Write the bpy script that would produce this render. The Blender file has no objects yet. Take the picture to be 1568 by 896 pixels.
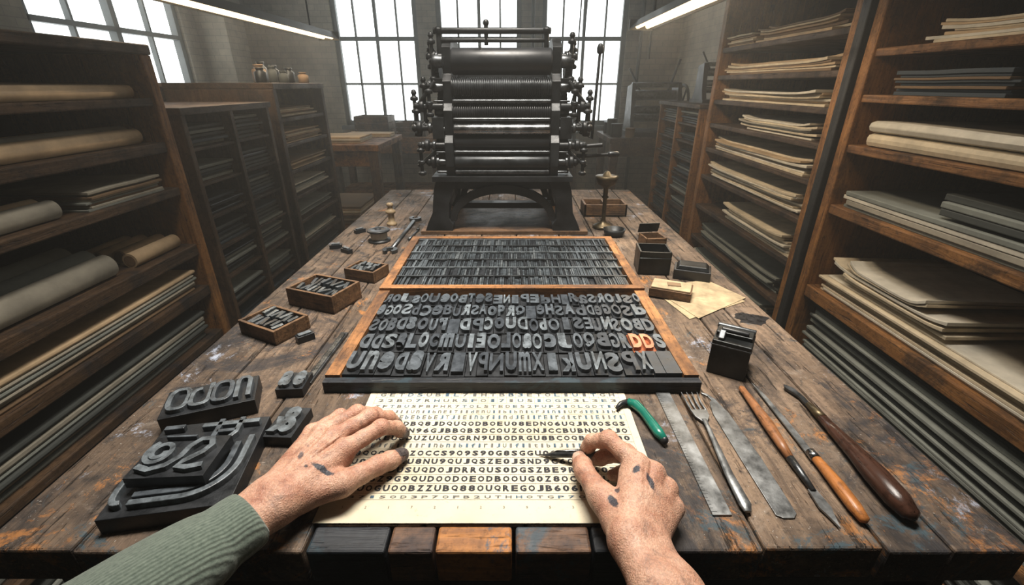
import bpy, math, random
import numpy as np
from mathutils import Vector, Matrix, Euler
random.seed(7)
R=random.uniform
scene=bpy.context.scene
try:
    scene.view_settings.view_transform='Standard'; scene.view_settings.look='None'
except Exception: pass
# ------------------------------------------------------------ materials
def nt(name):
    m=bpy.data.materials.new(name); m.use_nodes=True
    n=m.node_tree; b=n.nodes['Principled BSDF']
    return m,n,b
def N(n,t,**k):
    x=n.nodes.new(t)
    for a,v in k.items():
        setattr(x,a,v)
    return x
def ramp(n,stops):
    r=N(n,'ShaderNodeValToRGB')
    while len(r.color_ramp.elements)<len(stops): r.color_ramp.elements.new(.5)
    for e,(p,c) in zip(r.color_ramp.elements,stops):
        e.position=p; e.color=(c[0],c[1],c[2],1)
    return r
def coords(n,scale,rot=(0,0,0),obj=True):
    tc=N(n,'ShaderNodeTexCoord'); mp=N(n,'ShaderNodeMapping')
    mp.inputs['Scale'].default_value=scale; mp.inputs['Rotation'].default_value=rot
    n.links.new(tc.outputs['Object'],mp.inputs['Vector'])
    return tc,mp
def noise(n,vec,scale,detail=6,rough=.6,dist=0):
    x=N(n,'ShaderNodeTexNoise'); x.inputs['Scale'].default_value=scale
    x.inputs['Detail'].default_value=detail; x.inputs['Roughness'].default_value=rough
    x.inputs['Distortion'].default_value=dist
    n.links.new(vec,x.inputs['Vector']); return x
def mixc(n,fac,a,b,mode='MIX'):
    x=N(n,'ShaderNodeMix',data_type='RGBA',blend_type=mode)
    for s,v in ((0,fac),(6,a),(7,b)):
        if hasattr(v,'node'): n.links.new(v,x.inputs[s])
        elif isinstance(v,(int,float)): x.inputs[s].default_value=v
        else: x.inputs[s].default_value=(v[0],v[1],v[2],1)
    return x.outputs[2]
def mask(n,src,lo,hi,k=1.0):
    mr=N(n,'ShaderNodeMapRange'); n.links.new(src,mr.inputs[0])
    mr.inputs[1].default_value=lo; mr.inputs[2].default_value=hi; mr.inputs[3].default_value=0; mr.inputs[4].default_value=k
    return mr.outputs[0]
def bump(n,b,h,strength=.3,dist=.002):
    x=N(n,'ShaderNodeBump'); x.inputs['Strength'].default_value=strength; x.inputs['Distance'].default_value=dist
    n.links.new(h,x.inputs['Height']); n.links.new(x.outputs[0],b.inputs['Normal'])
def wood(name,dark,light,axis='Y',sc=1.0,rough=.55,stain=.5,staincol=(.012,.012,.014),bs=.35,scr=.0,paint=None):
    m,n,b=nt(name)
    s={'X':(1.2,14,14),'Y':(14,1.2,14),'Z':(14,14,1.2)}[axis]
    tc,mp=coords(n,tuple(k*sc for k in s)); O=tc.outputs['Object']
    a=noise(n,mp.outputs[0],3.0,8,.65,1.2)
    r=ramp(n,[(.3,dark),(.52,[(dark[i]+light[i])/2 for i in range(3)]),(.72,light)])
    n.links.new(a.outputs[0],r.inputs[0]); col=r.outputs[0]
    g=noise(n,O,2.6,5,.6,.3); col=mixc(n,mask(n,g.outputs[0],.42,.66,.65*min(1,stain+.2)),col,[k*.45 for k in dark])
    c=noise(n,O,7,8,.72,.4); col=mixc(n,mask(n,c.outputs[0],.48,.62,stain),col,staincol)
    c2=noise(n,O,23,6,.8,.6); col=mixc(n,mask(n,c2.outputs[0],.58,.68,stain*.9),col,staincol)
    f=noise(n,O,90,6,.75); col=mixc(n,mask(n,f.outputs[0],.52,.64,.55),col,[k*.3 for k in dark])
    k2=noise(n,mp.outputs[0],9,4,.6,.3); col=mixc(n,mask(n,k2.outputs[0],.62,.67,.8),col,[q*.2 for q in dark])
    if scr:
        mp2=N(n,'ShaderNodeMapping'); mp2.inputs['Scale'].default_value=(9,60,20); mp2.inputs['Rotation'].default_value=(0,0,.5); n.links.new(O,mp2.inputs[0])
        q=noise(n,mp2.outputs[0],4,5,.7,.2); col=mixc(n,mask(n,q.outputs[0],.64,.71,scr),col,(.32,.27,.23))
        q2=noise(n,O,11,7,.75,.8); col=mixc(n,mask(n,q2.outputs[0],.57,.72,scr*.7),col,(.27,.225,.185))
        mp3=N(n,'ShaderNodeMapping'); mp3.inputs['Scale'].default_value=(70,7,20); mp3.inputs['Rotation'].default_value=(0,0,-.25); n.links.new(O,mp3.inputs[0])
        q3=noise(n,mp3.outputs[0],4,4,.7,.1); col=mixc(n,mask(n,q3.outputs[0],.64,.69,scr*.95),col,(.02,.016,.014))
        sx=N(n,'ShaderNodeSeparateXYZ'); n.links.new(O,sx.inputs[0])
        nf=mask(n,sx.outputs[1],-.62,-.88,1.0)      # heavier wear toward the worker's edge
        def near(src,k=.075):
            ma=N(n,'ShaderNodeMath',operation='MULTIPLY_ADD'); n.links.new(nf,ma.inputs[0]); ma.inputs[1].default_value=k; n.links.new(src,ma.inputs[2]); return ma.outputs[0]
        og=noise(n,O,8.7,7,.8,.5); col=mixc(n,mask(n,near(og.outputs[0],.06),.60,.66,.8),col,(.30,.125,.035))
        sp=noise(n,O,230,3,.8); col=mixc(n,mask(n,sp.outputs[0],.66,.71,scr),col,(.42,.40,.37))
        sp2=noise(n,O,150,3,.8); col=mixc(n,mask(n,sp2.outputs[0],.64,.68,.9),col,(.01,.01,.012))
        bl=noise(n,O,5.3,8,.8,.4); col=mixc(n,mask(n,near(bl.outputs[0],.02),.60,.66,.8),col,(.32,.36,.45))
        te=noise(n,O,12.5,8,.8,.6); col=mixc(n,mask(n,near(te.outputs[0]),.61,.66,.85),col,(.03,.055,.07))
        bk=noise(n,O,4.1,9,.8,.6); col=mixc(n,mask(n,near(bk.outputs[0],.04),.54,.60,.8),col,(.016,.016,.019))
    if paint:
        p=noise(n,O,15,6,.7,.5); col=mixc(n,mask(n,p.outputs[0],.54,.60,.85),col,paint)
    n.links.new(col,b.inputs['Base Color'])
    rr=ramp(n,[(.35,(rough*.8,)*3),(.65,(min(1,rough*1.4),)*3)]); n.links.new(c.outputs[0],rr.inputs[0]); n.links.new(rr.outputs[0],b.inputs['Roughness'])
    b.inputs['Specular IOR Level'].default_value=.3
    ad=N(n,'ShaderNodeMath',operation='SUBTRACT'); n.links.new(a.outputs[0],ad.inputs[0]); n.links.new(mask(n,k2.outputs[0],.60,.68,1.2),ad.inputs[1])
    bump(n,b,ad.outputs[0],bs,.004)
    return m
def plain(name,col,rough=.6,metal=0.0,var=.3,ns=20,bs=.15,spec=.5,col2=None):
    m,n,b=nt(name)
    tc=N(n,'ShaderNodeTexCoord')
    a=noise(n,tc.outputs['Object'],ns,7,.65)
    lo=[k*(1-var) for k in col] if col2 is None else col2
    r=ramp(n,[(.35,lo),(.65,[min(1,k*(1+var*.5)) for k in col])])
    n.links.new(a.outputs[0],r.inputs[0]); n.links.new(r.outputs[0],b.inputs['Base Color'])
    rr=ramp(n,[(.3,(rough*.7,)*3),(.7,(min(1,rough*1.3),)*3)])
    n.links.new(a.outputs[0],rr.inputs[0]); n.links.new(rr.outputs[0],b.inputs['Roughness'])
    b.inputs['Metallic'].default_value=metal
    b.inputs['Specular IOR Level'].default_value=spec
    if bs: 
        a2=noise(n,tc.outputs['Object'],ns*8,4,.6)
        bump(n,b,a2.outputs[0],bs,.001)
    return m
def emis(name,col,st,ns=None,lo=.7):
    m=bpy.data.materials.new(name); m.use_nodes=True; n=m.node_tree
    b=n.nodes['Principled BSDF']; b.inputs['Emission Color'].default_value=(*col,1); b.inputs['Emission Strength'].default_value=st
    b.inputs['Base Color'].default_value=(*[c*.3 for c in col],1); b.inputs['Roughness'].default_value=.4
    if ns:
        tc=N(n,'ShaderNodeTexCoord'); a=noise(n,tc.outputs['Object'],ns,8,.7)
        r=ramp(n,[(.35,[c*lo for c in col]),(.6,col)]); n.links.new(a.outputs[0],r.inputs[0]); n.links.new(r.outputs[0],b.inputs['Emission Color'])
    return m
tw=[wood('table_wood_a',(.052,.034,.024),(.245,.168,.112),'Y',1,.6,.75,bs=.8,scr=.75),
    wood('table_wood_b',(.047,.032,.023),(.21,.145,.098),'Y',1,.6,.85,bs=.8,scr=.65),
    wood('table_wood_c',(.062,.040,.027),(.28,.192,.126),'Y',1,.6,.65,bs=.8,scr=.8),
    wood('table_wood_d',(.042,.029,.021),(.19,.132,.090),'Y',1,.55,.9,bs=.8,scr=.6)]
w_edge_or=wood('worn_orange_wood',(.16,.055,.012),(.48,.20,.05),'X',1.3,.5,.5,(.02,.03,.04),paint=(.03,.06,.085))
w_edge_br=wood('worn_brown_wood',(.05,.025,.014),(.17,.09,.05),'X',1.3,.5,.8,(.01,.016,.025),paint=(.03,.05,.065))
w_edge_bl=wood('blackened_wood',(.006,.008,.011),(.03,.033,.04),'X',1.3,.45,.5,paint=(.02,.035,.045))
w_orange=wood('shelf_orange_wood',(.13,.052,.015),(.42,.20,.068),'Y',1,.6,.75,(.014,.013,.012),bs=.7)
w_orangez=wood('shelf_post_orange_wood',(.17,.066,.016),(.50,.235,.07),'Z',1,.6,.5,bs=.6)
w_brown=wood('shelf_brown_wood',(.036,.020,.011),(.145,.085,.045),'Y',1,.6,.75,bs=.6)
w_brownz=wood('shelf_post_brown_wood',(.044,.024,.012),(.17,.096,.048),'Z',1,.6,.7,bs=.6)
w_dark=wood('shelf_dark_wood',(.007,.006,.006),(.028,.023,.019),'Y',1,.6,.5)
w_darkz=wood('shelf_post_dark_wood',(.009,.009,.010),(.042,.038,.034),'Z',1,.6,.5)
w_box=wood('type_box_wood',(.060,.032,.016),(.22,.12,.058),'X',2,.5,.7)
w_frame=wood('tray_frame_wood',(.14,.058,.020),(.42,.195,.072),'Y',1.6,.5,.65)
w_framex=wood('tray_frame_wood_cross',(.14,.058,.020),(.42,.195,.072),'X',1.6,.5,.65)
w_handle=wood('tool_handle_wood',(.28,.10,.025),(.50,.20,.06),'Y',3,.3,.35,bs=.1)
w_handle2=wood('tool_handle_brown_wood',(.16,.065,.025),(.36,.16,.07),'Y',3,.35,.4,bs=.1)
w_handled=wood('tool_handle_dark_wood',(.02,.009,.006),(.07,.032,.021),'Y',3,.22,.2,bs=.1)
iron=plain('press_cast_iron',(.013,.0145,.016),.45,.3,.7,18,.3)
ironb=plain('press_black_enamel',(.008,.009,.010),.35,.2,.3,10,.05)
ironr=plain('press_dark_roller_iron',(.028,.031,.034),.38,.5,.6,18,.1)
steel=plain('polished_steel',(.30,.31,.32),.26,1,.5,30,.1)
dsteel=plain('dark_steel',(.08,.085,.09),.36,.8,.6,40,.2)
rubber=plain('roller_rubber',(.011,.012,.014),.4,0,.3,10,.1)
tool_steel=plain('tool_steel',(.24,.25,.255),.4,.8,.6,28,.2)
brass=plain('aged_brass',(.10,.075,.04),.4,.7,.5,25,.1)
ink=plain('inked_type_face',(.032,.039,.048),.38,.1,.5,60,.25,.5)
inkd=plain('inked_type_body',(.007,.009,.012),.45,.1,.5,50,.25,.5)
inkl=plain('worn_type_face',(.105,.124,.140),.42,.15,.7,60,.3,.5)
inkm=plain('mid_type_face',(.058,.070,.083),.4,.1,.6,60,.3,.5)
redt=plain('red_stained_type',(.25,.065,.02),.45,0,.5,40,.2)
redf=plain('red_type_face',(.50,.19,.10),.5,0,.5,40,.2)
slug=plain('lead_slug',(.058,.070,.080),.38,.5,.6,60,.2)
slugl=plain('lead_slug_bright',(.14,.158,.17),.35,.6,.5,60,.2)
blackp=plain('black_paint',(.010,.011,.013),.4,0,.4,30,.15)
tinm=plain('black_tin',(.020,.022,.023),.38,.6,.6,18,.15)
greenp=plain('green_enamel',(.008,.125,.088),.24,0,.35,20,0)
cream=plain('cream_paper_stock',(.62,.52,.37),.8,0,.3,9,.1,.2)
white=plain('white_paper_stock',(.62,.57,.47),.8,0,.25,9,.1,.2)
tan=plain('tan_paper_stock',(.50,.36,.22),.75,0,.35,6,.1,.2)
pale=plain('pale_beige_roll_stock',(.36,.325,.26),.8,0,.35,6,.1,.2)
greyp=plain('grey_paper_stock',(.215,.225,.20),.8,0,.3,6,.1,.2)
bluep=plain('blue_grey_stock',(.045,.058,.070),.7,0,.3,6,.1,.3)
brownp=plain('brown_stock',(.20,.13,.075),.75,0,.3,6,.1,.2)
greyd=plain('dark_grey_stock',(.060,.065,.060),.7,0,.3,6,.1,.3)
kraft=plain('old_envelope_paper',(.35,.27,.165),.8,0,.4,25,.1,.2)
printink=plain('printed_ink',(.026,.026,.030),.7,0,.4,90,0,.2)
printmid=plain('printed_mid_ink',(.11,.11,.105),.7,0,.4,60,0,.2)
printblu=plain('printed_blue_ink',(.06,.10,.14),.7,0,.4,60,0,.2)
printgr=plain('printed_grey_ink',(.20,.175,.14),.8,0,.3,90,0,.2)
wframe=plain('window_frame_paint',(.12,.13,.13),.5,0,.3,8,.1)
white_en=plain('lamp_enamel',(.16,.16,.15),.5,0,.25,8,0)
glasst=plain('thread',(.50,.48,.43),.8,0,.2,60,.3)
pane=emis('grimy_daylit_glass',(.92,.97,.96),3.1,1.7,.75)
def sheet_mat():
    m,n,b=nt('proof_sheet_paper')
    tc=N(n,'ShaderNodeTexCoord')
    a=noise(n,tc.outputs['Object'],6,8,.6); 
    r=ramp(n,[(.3,(.43,.375,.27)),(.55,(.56,.505,.39)),(.75,(.60,.55,.435))]); n.links.new(a.outputs[0],r.inputs[0])
    f=noise(n,tc.outputs['Object'],120,4,.7)
    n.links.new(mixc(n,mask(n,f.outputs[0],.60,.74,.5),r.outputs[0],(.30,.24,.16)),b.inputs['Base Color'])
    b.inputs['Roughness'].default_value=.9; b.inputs['Specular IOR Level'].default_value=.1; bump(n,b,f.outputs[0],.1,.0005)
    return m
sheetm=sheet_mat()
def wall_mat():
    m,n,b=nt('painted_brick')
    tc=N(n,'ShaderNodeTexCoord'); sx=N(n,'ShaderNodeSeparateXYZ'); cb=N(n,'ShaderNodeCombineXYZ')
    n.links.new(tc.outputs['Object'],sx.inputs[0])
    ad=N(n,'ShaderNodeMath',operation='ADD'); n.links.new(sx.outputs[0],ad.inputs[0]); n.links.new(sx.outputs[1],ad.inputs[1])
    n.links.new(ad.outputs[0],cb.inputs[0]); n.links.new(sx.outputs[2],cb.inputs[1])
    br=N(n,'ShaderNodeTexBrick'); br.inputs['Scale'].default_value=4.5
    br.inputs['Color1'].default_value=(.54,.475,.36,1); br.inputs['Color2'].default_value=(.47,.41,.315,1); br.inputs['Mortar'].default_value=(.36,.32,.255,1)
    br.inputs['Mortar Size'].default_value=.012
    n.links.new(cb.outputs[0],br.inputs['Vector'])
    a=noise(n,tc.outputs['Object'],1.6,8,.7); r=ramp(n,[(.35,(.5,.5,.5)),(.65,(1,1,1))]); n.links.new(a.outputs[0],r.inputs[0])
    n.links.new(mixc(n,1.0,br.outputs[0],r.outputs[0],'MULTIPLY'),b.inputs['Base Color'])
    b.inputs['Roughness'].default_value=.75; bump(n,b,br.outputs['Fac'],-.4,.004)
    return m
wallm=wall_mat()
floorm=wood('floor_boards_wood',(.026,.032,.028),(.10,.106,.094),'Y',.5,.5,.6)
ceilm=plain('ceiling_plaster',(.14,.128,.11),.85,0,.3,2,.1)
def knit_mat():
    m,n,b=nt('green_knit_wool')
    tc,mp=coords(n,(1,1,1),(0,0,.62))
    w=N(n,'ShaderNodeTexWave'); w.inputs['Scale'].default_value=90; w.inputs['Distortion'].default_value=1.5; w.inputs['Detail'].default_value=2
    n.links.new(mp.outputs[0],w.inputs['Vector'])
    a=noise(n,tc.outputs['Object'],260,5,.7)
    r=ramp(n,[(.2,(.040,.060,.048)),(.8,(.15,.185,.15))]); n.links.new(a.outputs[0],r.inputs[0])
    n.links.new(r.outputs[0],b.inputs['Base Color']); b.inputs['Roughness'].default_value=.95
    b.inputs['Sheen Weight'].default_value=.3
    ad=N(n,'ShaderNodeMath',operation='ADD'); n.links.new(w.outputs[1],ad.inputs[0]); n.links.new(a.outputs[0],ad.inputs[1])
    bump(n,b,ad.outputs[0],.5,.0015); return m
knit=knit_mat()
def skin_mat(name,marks,tips):
    m,n,b=nt(name)
    tc=N(n,'ShaderNodeTexCoord'); O=tc.outputs['Object']
    a=noise(n,O,38,6,.6); r=ramp(n,[(.3,(.32,.14,.09)),(.5,(.48,.265,.18)),(.72,(.58,.365,.265))]); n.links.new(a.outputs[0],r.inputs[0])
    f=noise(n,O,420,4,.7); r2=ramp(n,[(.35,(.62,.58,.56)),(.6,(1,1,1))]); n.links.new(f.outputs[0],r2.inputs[0])
    col=mixc(n,.7,r.outputs[0],r2.outputs[0],'MULTIPLY')
    for c,rd in (tips or []):
        ds=N(n,'ShaderNodeVectorMath',operation='DISTANCE'); n.links.new(O,ds.inputs[0]); ds.inputs[1].default_value=c
        mr=N(n,'ShaderNodeMapRange'); n.links.new(ds.outputs['Value'],mr.inputs[0]); mr.inputs[1].default_value=rd*.4; mr.inputs[2].default_value=rd; mr.inputs[3].default_value=.38; mr.inputs[4].default_value=0
        col=mixc(n,mr.outputs[0],col,(.44,.16,.11))
    gr=noise(n,O,75,7,.75,.5); col=mixc(n,mask(n,gr.outputs[0],.52,.70,.65),col,(.13,.09,.075))
    gr2=noise(n,O,260,5,.8,.3); col=mixc(n,mask(n,gr2.outputs[0],.60,.68,.55),col,(.06,.05,.05))
    d=noise(n,O,160,5,.7)
    for (c,s,ang,k) in marks:
        sub=N(n,'ShaderNodeMapping',vector_type='TEXTURE'); sub.inputs['Location'].default_value=c; sub.inputs['Rotation'].default_value=(0,0,ang); sub.inputs['Scale'].default_value=s
        n.links.new(O,sub.inputs[0])
        ln=N(n,'ShaderNodeVectorMath',operation='LENGTH'); n.links.new(sub.outputs[0],ln.inputs[0])
        ad=N(n,'ShaderNodeMath',operation='MULTIPLY_ADD'); n.links.new(d.outputs[0],ad.inputs[0]); ad.inputs[1].default_value=1.6; n.links.new(ln.outputs['Value'],ad.inputs[2])
        mr=N(n,'ShaderNodeMapRange'); n.links.new(ad.outputs[0],mr.inputs[0])
        mr.inputs[1].default_value=1.6; mr.inputs[2].default_value=2.0; mr.inputs[3].default_value=k; mr.inputs[4].default_value=0
        col=mixc(n,mr.outputs[0],col,(.014,.020,.032))
    n.links.new(col,b.inputs['Base Color'])
    b.inputs['Roughness'].default_value=.5
    b.inputs['Subsurface Weight'].default_value=.12; b.inputs['Subsurface Radius'].default_value=(.006,.002,.001); b.inputs['Subsurface Scale'].default_value=.5
    v=N(n,'ShaderNodeTexVoronoi',feature='DISTANCE_TO_EDGE'); v.inputs['Scale'].default_value=380; n.links.new(O,v.inputs['Vector'])
    w=noise(n,O,120,5,.75,1.0)
    ad=N(n,'ShaderNodeMath',operation='MULTIPLY_ADD'); n.links.new(v.outputs[0],ad.inputs[0]); ad.inputs[1].default_value=.6; n.links.new(w.outputs[0],ad.inputs[2])
    bump(n,b,ad.outputs[0],.7,.0018)
    return m
# ------------------------------------------------------------ builder
class B:
    def __init__(s): s.v=[];s.f=[];s.m=[];s.s=[];s.mats=[]
    def mi(s,m):
        if m not in s.mats: s.mats.append(m)
        return s.mats.index(m)
    def add(s,vs,fs,mat,smooth=False,flat=()):
        o=len(s.v); s.v+= [tuple(v) for v in vs]; k=s.mi(mat)
        for i,f in enumerate(fs):
            s.f.append([o+j for j in f]); s.m.append(k); s.s.append(smooth and i not in flat)
    def box(s,c,d,mat,rz=0,rx=0,ry=0,tp=1.0):
        M=Matrix.Translation(c)@Euler((rx,ry,rz)).to_matrix().to_4x4()
        x,y,z=d[0]/2,d[1]/2,d[2]/2
        vs=[M@Vector(p) for p in [(-x,-y,-z),(x,-y,-z),(x,y,-z),(-x,y,-z),(-x*tp,-y*tp,z),(x*tp,-y*tp,z),(x*tp,y*tp,z),(-x*tp,y*tp,z)]]
        s.add(vs,[(3,2,1,0),(4,5,6,7),(0,1,5,4),(1,2,6,5),(2,3,7,6),(3,0,4,7)],mat)
    def bb(s,x0,x1,y0,y1,z0,z1,mat): s.box(((x0+x1)/2,(y0+y1)/2,(z0+z1)/2),(x1-x0,y1-y0,z1-z0),mat)
    def rings(s,pts,rad,mat,n=16,cap=True,sc=None):
        pts=[Vector(p) for p in pts]; vs=[];fs=[]
        t0=(pts[1]-pts[0]).normalized()
        u=t0.cross(Vector((0,0,1)))
        if u.length<1e-3: u=Vector((1,0,0))
        u.normalize(); 
        for i,p in enumerate(pts):
            if i==0: t=pts[1]-pts[0]
            elif i==len(pts)-1: t=pts[-1]-pts[-2]
            else: t=(pts[i+1]-pts[i-1])
            if t.length<1e-9: t=t0
            t=t.normalized(); t0=t
            u=(u-t*u.dot(t)).normalized(); w=t.cross(u)
            for j in range(n):
                a=2*math.pi*j/n
                k=sc if sc else (1,1)
                vs.append(p+(u*math.cos(a)*k[0]+w*math.sin(a)*k[1])*rad[i])
        for i in range(len(pts)-1):
            for j in range(n):
                a=i*n+j;b=i*n+(j+1)%n
                fs.append((a,b,b+n,a+n))
        fl=[]
        if cap:
            fl=[len(fs),len(fs)+1]
            fs.append(tuple(range(n-1,-1,-1))); fs.append(tuple(len(vs)-n+j for j in range(n)))
        s.add(vs,fs,mat,True,fl)
    def cyl(s,p0,p1,r0,mat,r1=None,n=16): s.rings([p0,p1],[r0,r0 if r1 is None else r1],mat,n)
    def lathe(s,c,ax,prof,mat,n=24):
        c=Vector(c); A={'X':Vector((1,0,0)),'Y':Vector((0,1,0)),'Z':Vector((0,0,1))}[ax] if isinstance(ax,str) else Vector(ax).normalized()
        u=A.cross(Vector((0,0,1)))
        if u.length<1e-3: u=Vector((1,0,0))
        u.normalize(); w=A.cross(u); vs=[];fs=[]
        for r,z in prof:
            for j in range(n):
                a=2*math.pi*j/n; vs.append(c+A*z+(u*math.cos(a)+w*math.sin(a))*max(r,1e-5))
        for i in range(len(prof)-1):
            for j in range(n):
                a=i*n+j;b=i*n+(j+1)%n; fs.append((a,b,b+n,a+n))
        k=len(fs); fs.append(tuple(range(n-1,-1,-1))); fs.append(tuple(len(vs)-n+j for j in range(n)))
        s.add(vs,fs,mat,True,[k,k+1])
    def sph(s,c,r,mat,n=16):
        if isinstance(r,(int,float)): r=(r,r,r)
        vs=[];fs=[];h=n//2
        for i in range(h+1):
            t=math.pi*i/h
            for j in range(n):
                a=2*math.pi*j/n; vs.append((c[0]+r[0]*math.sin(t)*math.cos(a),c[1]+r[1]*math.sin(t)*math.sin(a),c[2]-r[2]*math.cos(t)))
        for i in range(h):
            for j in range(n):
                a=i*n+j;b=i*n+(j+1)%n; fs.append((a,b,b+n,a+n))
        s.add(vs,fs,mat,True)
    def prism(s,poly,ax,lo,hi,mat):
        def P(a,b,c): return {'X':(c,a,b),'Y':(a,c,b),'Z':(a,b,c)}[ax]
        n=len(poly); vs=[P(a,b,lo) for a,b in poly]+[P(a,b,hi) for a,b in poly]
        fs=[tuple(range(n-1,-1,-1)),tuple(range(n,2*n))]+[(i,(i+1)%n,n+(i+1)%n,n+i) for i in range(n)]
        s.add(vs,fs,mat)
    def band(s,path,w,z0,z1,mat):
        P=[Vector(p) for p in path]; L=[];Rr=[]
        for i,p in enumerate(P):
            t=(P[min(i+1,len(P)-1)]-P[max(i-1,0)]).normalized(); nn=Vector((-t.y,t.x))*w/2
            L.append(p+nn); Rr.append(p-nn)
        for i in range(len(P)-1):
            q=[L[i],Rr[i],Rr[i+1],L[i+1]]
            vs=[(a.x,a.y,z0) for a in q]+[(a.x,a.y,z1) for a in q]
            fs=[(4,5,6,7),(1,2,6,5),(3,0,4,7)]
            if i==0: fs.append((0,1,5,4))
            if i==len(P)-2: fs.append((2,3,7,6))
            s.add(vs,fs,mat)
    def gear(s,c,ax,r,w,teeth,mat):
        poly=[]
        for i in range(teeth*4):
            a=2*math.pi*i/(teeth*4); rr=r if i%4 in(0,1) else r*.88
            poly.append((rr*math.cos(a),rr*math.sin(a)))
        if ax=='X': s.prism([(c[1]+a,c[2]+b) for a,b in poly],'X',c[0]-w/2,c[0]+w/2,mat)
        else: s.prism([(c[0]+a,c[2]+b) for a,b in poly],'Y',c[1]-w/2,c[1]+w/2,mat)
    def glyph(s,ch,c,w,h,mat,z0,z1=None,mirror=False,rz=0,bold=.05):
        g=glyphs(ch,z1 is not None,bold)
        if not g: return
        vs,fs,gw,gh=g
        kx=w/gw; ky=h/gh
        ca,sa=math.cos(rz),math.sin(rz); out=[]
        for x,y,z in vs:
            X=x*kx*(-1 if mirror else 1); Y=y*ky
            Z=z0 if z1 is None else (z0 if z<0 else z1)
            out.append((c[0]+X*ca-Y*sa,c[1]+X*sa+Y*ca,Z))
        s.add(out,[tuple(reversed(f)) if mirror else f for f in fs],mat)
    def obj(s,name,origin=(0,0,0),loc=None,rz=0,bevel=0,seg=2,parent=None):
        me=bpy.data.meshes.new(name); o=Vector(origin)
        me.from_pydata([Vector(v)-o for v in s.v],[],s.f)
        for m in s.mats: me.materials.append(m)
        me.polygons.foreach_set('material_index',s.m); me.polygons.foreach_set('use_smooth',s.s)
        me.update()
        ob=bpy.data.objects.new(name,me); scene.collection.objects.link(ob)
        ob.location=o if loc is None else loc; ob.rotation_euler[2]=rz
        if bevel:
            b=ob.modifiers.new('bevel','BEVEL'); b.width=bevel; b.segments=seg; b.limit_method='ANGLE'; b.angle_limit=.7
        if parent: ob.parent=parent
        return ob
_g={}
def glyphs(ch,ext,bold):
    k=(ch,ext,bold)
    if k in _g: return _g[k]
    cu=bpy.data.curves.new('g','FONT'); cu.body=ch; cu.resolution_u=3 if ext else 2
    cu.offset=bold
    if ext: cu.extrude=.5
    ob=bpy.data.objects.new('g',cu); scene.collection.objects.link(ob)
    bpy.context.view_layer.update()
    me=bpy.data.meshes.new_from_object(ob.evaluated_get(bpy.context.evaluated_depsgraph_get()))
    vs=[v.co.copy() for v in me.vertices]; fs=[tuple(p.vertices) for p in me.polygons]
    bpy.data.objects.remove(ob); bpy.data.curves.remove(cu); bpy.data.meshes.remove(me)
    if not vs: _g[k]=None; return None
    x0=min(v.x for v in vs);x1=max(v.x for v in vs);y0=min(v.y for v in vs);y1=max(v.y for v in vs)
    cx=(x0+x1)/2;cy=(y0+y1)/2
    _g[k]=([(v.x-cx,v.y-cy,v.z) for v in vs],fs,max(x1-x0,.25),y1-y0)
    return _g[k]
TZ=.90   # table top height
# ------------------------------------------------------------ room
XL,XR,YB,YF,H=-3.0,1.8,5.5,-1.6,3.2
b=B(); b.bb(XL-.15,XR+.15,YF-.15,YB+.2,-.1,0,floorm); b.obj('floor')
b=B(); b.bb(XL-.15,XR+.15,YF-.15,YB+.2,H,H+.1,ceilm); b.obj('ceiling')
wins=[(-1.90,-1.0),(-.80,.10),(.32,1.22)]
ZS,ZT=.93,2.85
b=B()
xs=[XL-.15]+[q for w in wins for q in w]+[XR+.15]
for i in range(0,len(xs),2): b.bb(xs[i],xs[i+1],YB,YB+.2,0,H,wallm)
for a,c in wins:
    b.bb(a,c,YB,YB+.2,0,ZS,wallm); b.bb(a,c,YB,YB+.2,ZT,H,wallm)
b.obj('wall_back')
LW=(3.25,4.75); LS,LT=1.30,2.85
b=B(); b.bb(XL-.15,XL,YF,LW[0],0,H,wallm); b.bb(XL-.15,XL,LW[1],YB,0,H,wallm); b.bb(XL-.15,XL,*LW,0,LS,wallm); b.bb(XL-.15,XL,*LW,LT,H,wallm)
b.bb(XL,XL+.28,4.95,5.3,0,H,wallm)
b.obj('wall_left')
b=B(); b.bb(XR,XR+.15,YF,YB,0,H,wallm); b.obj('wall_right')
b=B(); b.bb(XL,XR,YF-.15,YF,0,H,wallm); b.obj('wall_front')
for i,(a,c) in enumerate(wins):
    b=B(); y=YB+.06; t=.05
    b.bb(a,a+t,y-.03,y+.03,ZS,ZT,wframe); b.bb(c-t,c,y-.03,y+.03,ZS,ZT,wframe)
    b.bb(a,c,y-.03,y+.03,ZS,ZS+t,wframe); b.bb(a,c,y-.03,y+.03,ZT-t,ZT,wframe)
    b.bb(a-.03,c+.03,YB-.06,YB+.02,ZS-.04,ZS,wframe)
    for k in (1,2,3): 
        x=a+(c-a)*k/4; tt=.016 if k==2 else .009
        b.bb(x-tt,x+tt,y-.015,y+.015,ZS,ZT,wframe)
    for k,z in enumerate((1.36,1.80,2.24)):
        tt=.020 if k==1 else .011
        b.bb(a,c,y-.015,y+.015,z-tt,z+tt,wframe)
    b.bb(a+.01,c-.01,y+.018,y+.022,ZS+.01,ZT-.01,pane)
    b.obj('window_%d'%(i+1),((a+c)/2,y,ZS))
b=B(); x=XL-.06
for yy in (LW[0],(LW[0]+LW[1])/2-.025,LW[1]-.05): b.bb(x-.03,x+.03,yy,yy+.05,LS,LT,wframe)
for k in (.25,.75):
    yy=LW[0]+(LW[1]-LW[0])*k; b.bb(x-.02,x+.02,yy-.01,yy+.01,LS,LT,wframe)
for z in (LS,1.72,2.12,2.5,LT-.05): b.bb(x-.03,x+.03,*LW,z,z+.035,wframe)
b.bb(x-.036,x-.031,LW[0]+.01,LW[1]-.01,LS+.01,LT-.01,pane)
b.obj('window_4',(x,4,LS))
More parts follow.
